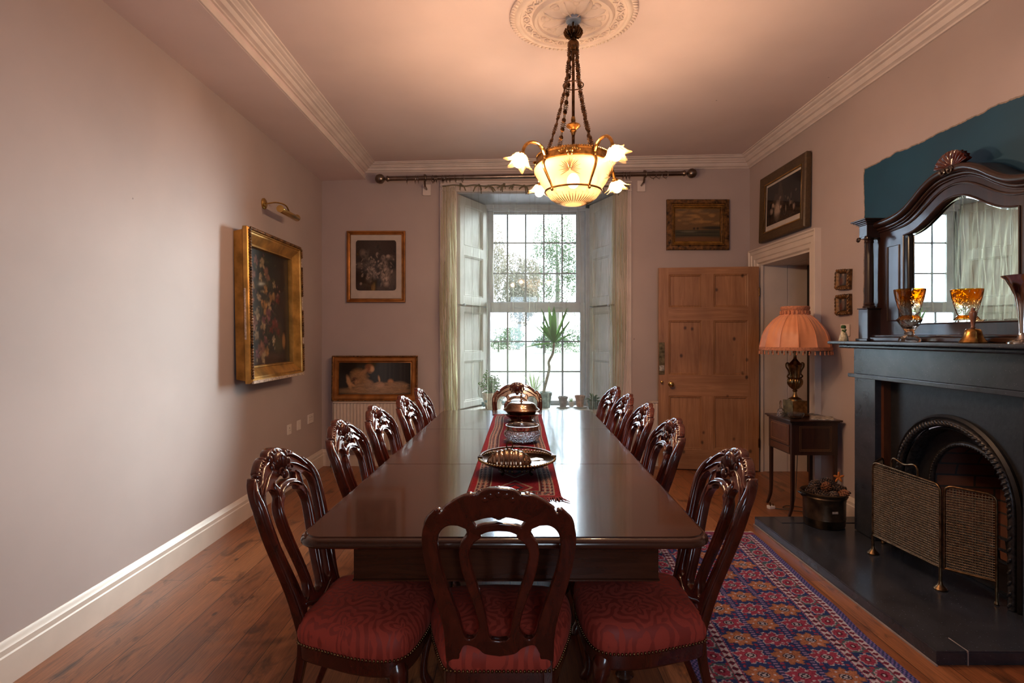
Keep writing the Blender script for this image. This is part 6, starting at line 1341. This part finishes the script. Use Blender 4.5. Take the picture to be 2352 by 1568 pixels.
painted('rug_pile', RW, RH, 190, 500, rug_fn, M['rug'], rg, rwarp)
MB().box(-RW/2+.003, RW/2-.003, -RH/2, RH/2, .0005, .004).build('backing', M['fringe'], rg, smooth=0)
m = MB()
for sgn in (1, -1):
    for k in range(150): x = -RW/2+RW*k/149; L = rnd.uniform(.022, .04); m.tube([(x, sgn*(RH/2-.002), .008), (x+rnd.uniform(-.008, .008), sgn*(RH/2+L*.6), .006), (x+rnd.uniform(-.014, .014), sgn*(RH/2+L), .002)], [.0022, .002, .0012], 4)
tag(m.build('fringe', M['wool'], rg), None, None, None, 'stuff')

# ------------------------------------------------------------------ plants on the window board
WZ = .58
def pot(t, r0, r1, h, mat, rim=True):
    pr_ = [(.001, .001), (r0, .001), (r1*.96, h*.80)]+([(r1*1.05, h*.80), (r1*1.05, h), (r1*.94, h)] if rim else [(r1, h), (r1*.94, h)])+[(r1*.90, h*.86), (.001, h*.86)]
    MB().shell(pr_, 32).build('pot', mat, t, smooth=40); MB().lathe([(r1*.91, h*.84), (r1*.8, h*.90), (.001, h*.91)], 20).build('soil', M['soil'], t)
def blade(m, base, ang, L, w_, rise, droop, n=8):
    d = Vector((math.cos(ang), math.sin(ang), 0)); s = Vector((-math.sin(ang), math.cos(ang), 0)); pts = []
    for i in range(n+1):
        t = i/n; c = Vector(base)+d*(L*t*(1-rise*.6))+Vector((0, 0, L*(rise*t-droop*t*t))); ww = w_*math.sin(PI*(.12+.88*t))**.7 if t < .999 else .0004; pts.append((c-s*ww, c+Vector((0, 0, -ww*.5)), c+s*ww))
    vs_ = [q for p in pts for q in p]; m.add(vs_, [(i*3+j, i*3+j+1, i*3+3+j+1, i*3+3+j) for i in range(n) for j in (0, 1)])
r = random.Random(21)
t = thing('jade_plant', 'bushy jade plant in a cream pot daubed blue, left end of the window board', 'potted plant', (-.185, 6.02, WZ))
pot(t, .085, .125, .175, M['pot'], False); m = MB()
for i in range(14): a = r.uniform(0, 6.28); m.ell((.112*math.cos(a), .112*math.sin(a), r.uniform(.03, .15)), (.016, .016, .014), 8, 5)
m.build('blue_marks', M['bluepaint'], t)
m = MB(); ml = MB()
for i in range(16):
    a = r.uniform(0, 6.28); R_ = r.uniform(.02, .13); h = r.uniform(.10, .27)*(1-R_*1.6); P = cr([(0, 0, .15), (R_*.5*math.cos(a), R_*.5*math.sin(a), .15+h*.5), (R_*math.cos(a), R_*math.sin(a), .16+h)], 4); m.tube(P, [.007-.004*j/len(P) for j in range(len(P))], 6)
    for j in range(26):
        c = P[r.randint(3, len(P)-1)]+Vector((r.gauss(0, .020), r.gauss(0, .020), r.gauss(0, .018))); ml.ell(c, (.014, .009, .004), 6, 4, rot=Matrix.Rotation(r.uniform(0, 6.28), 3, 'Z') @ Matrix.Rotation(r.uniform(-1, 1), 3, 'Y'))
m.build('stem', M['bark'], t); ml.build('leaves', M['leaf'], t, smooth=50)
MB().tube([(-.015+.15*math.cos(a), 0, .19+.15*math.sin(a)) for a in [-.4+(PI+.8)*i/30 for i in range(31)]], .0022, 6).build('wire_hoop', M['rod'], t)
t = thing('yucca', 'yucca with a bare leaning trunk and sword leaves in a glazed blue green pot', 'potted plant', (.385, 6.10, WZ)); pot(t, .055, .075, .17, M['teal'])
P = cr([(-.02, 0, .14), (-.005, 0, .22), (.045, 0, .42), (.04, 0, .50), (.085, 0, .60), (.098, 0, .72)], 6); MB().tube(P, [.017-.004*i/len(P) for i in range(len(P))], 8).build('trunk', M['bark'], t)
m = MB()
for (a, rs2, L, dr_) in ((.1, .78, .33, .05), (3.0, .62, .34, .06), (.5, .95, .34, 0), (2.6, .98, .33, 0), (1.5, 1.05, .32, 0), (4.6, .9, .30, .0), (5.6, .7, .30, .06), (3.9, .6, .30, .08), (2.2, .7, .30, .05), (3.3, .02, .28, .18), (.2, .45, .27, .1), (4.2, 1.05, .31, 0), (6.0, .98, .33, 0), (3.1, .88, .35, .02)): blade(m, (.098, 0, .715), a, L*1.22, .030, rs2, dr_)
m.build('leaves', M['leaf'], t, smooth=60, fix=False)
t = thing('spider_plant', 'pale arching spider plant beside the yucca trunk on the window board', 'potted plant', (.255, 6.06, WZ)); pot(t, .05, .068, .12, M['terra2']); m = MB()
for i in range(30): blade(m, (0, 0, .11), r.uniform(0, 6.28), r.uniform(.25, .42), .007, r.uniform(.75, 1.25), r.uniform(.15, .65))
m.build('leaves', M['leaf2'], t, smooth=60, fix=False)
for px, rr_, h, mt_, nm, lab in ((1293, .050, .125, 'terra2', 'flower_pot', 'plum brown clay flower pot on a saucer, right of the yucca'), (1332, .052, .135, 'terra', 'flower_pot', 'pinkish terracotta flower pot on a saucer near right shutter'),):
    X_ = (px-VX)/FPX*6.08; t = thing(nm, lab, 'flower pot', (X_, 6.08, WZ)); MB().lathe([(.001, 0), (rr_*1.1, 0), (rr_*1.5, .012), (rr_*1.45, .014), (.001, .008)], 28).build('saucer', M['saucer'], t)
    t2 = MB().shell([(.001, .012), (rr_*.72, .012), (rr_, h*.82), (rr_*1.1, h*.82), (rr_*1.12, h), (rr_, h), (rr_*.94, h*.88), (.001, h*.88)], 28).build('pot', M[mt_], t, smooth=40); MB().lathe([(rr_*.92, h*.86), (.001, h*.93)], 16).build('soil', M['soil'], t)
t = thing('seedling', 'tiny pale green seedling in a clear pot between the two clay pots', 'potted plant', ((1313-VX)/FPX*6.2, 6.22, WZ)); pot(t, .025, .035, .05, M['pot']); m = MB()
for i in range(14): blade(m, (0, 0, .045), r.uniform(0, 6.28), r.uniform(.05, .09), .006, r.uniform(.6, 1.1), .3)
m.build('leaves', M['leaf2'], t, smooth=60, fix=False)
t = thing('leafy_plant', 'dark leaved pot plant against the right shutter on the window board', 'potted plant', ((1362-VX)/FPX*5.98, 5.97, WZ)); pot(t, .045, .06, .09, M['teal']); m = MB()
for i in range(26): blade(m, (0, 0, .08), r.uniform(0, 6.28), r.uniform(.08, .15), .016, r.uniform(.3, 1.1), .35)
m.build('leaves', M['leafd'], t, smooth=60, fix=False)
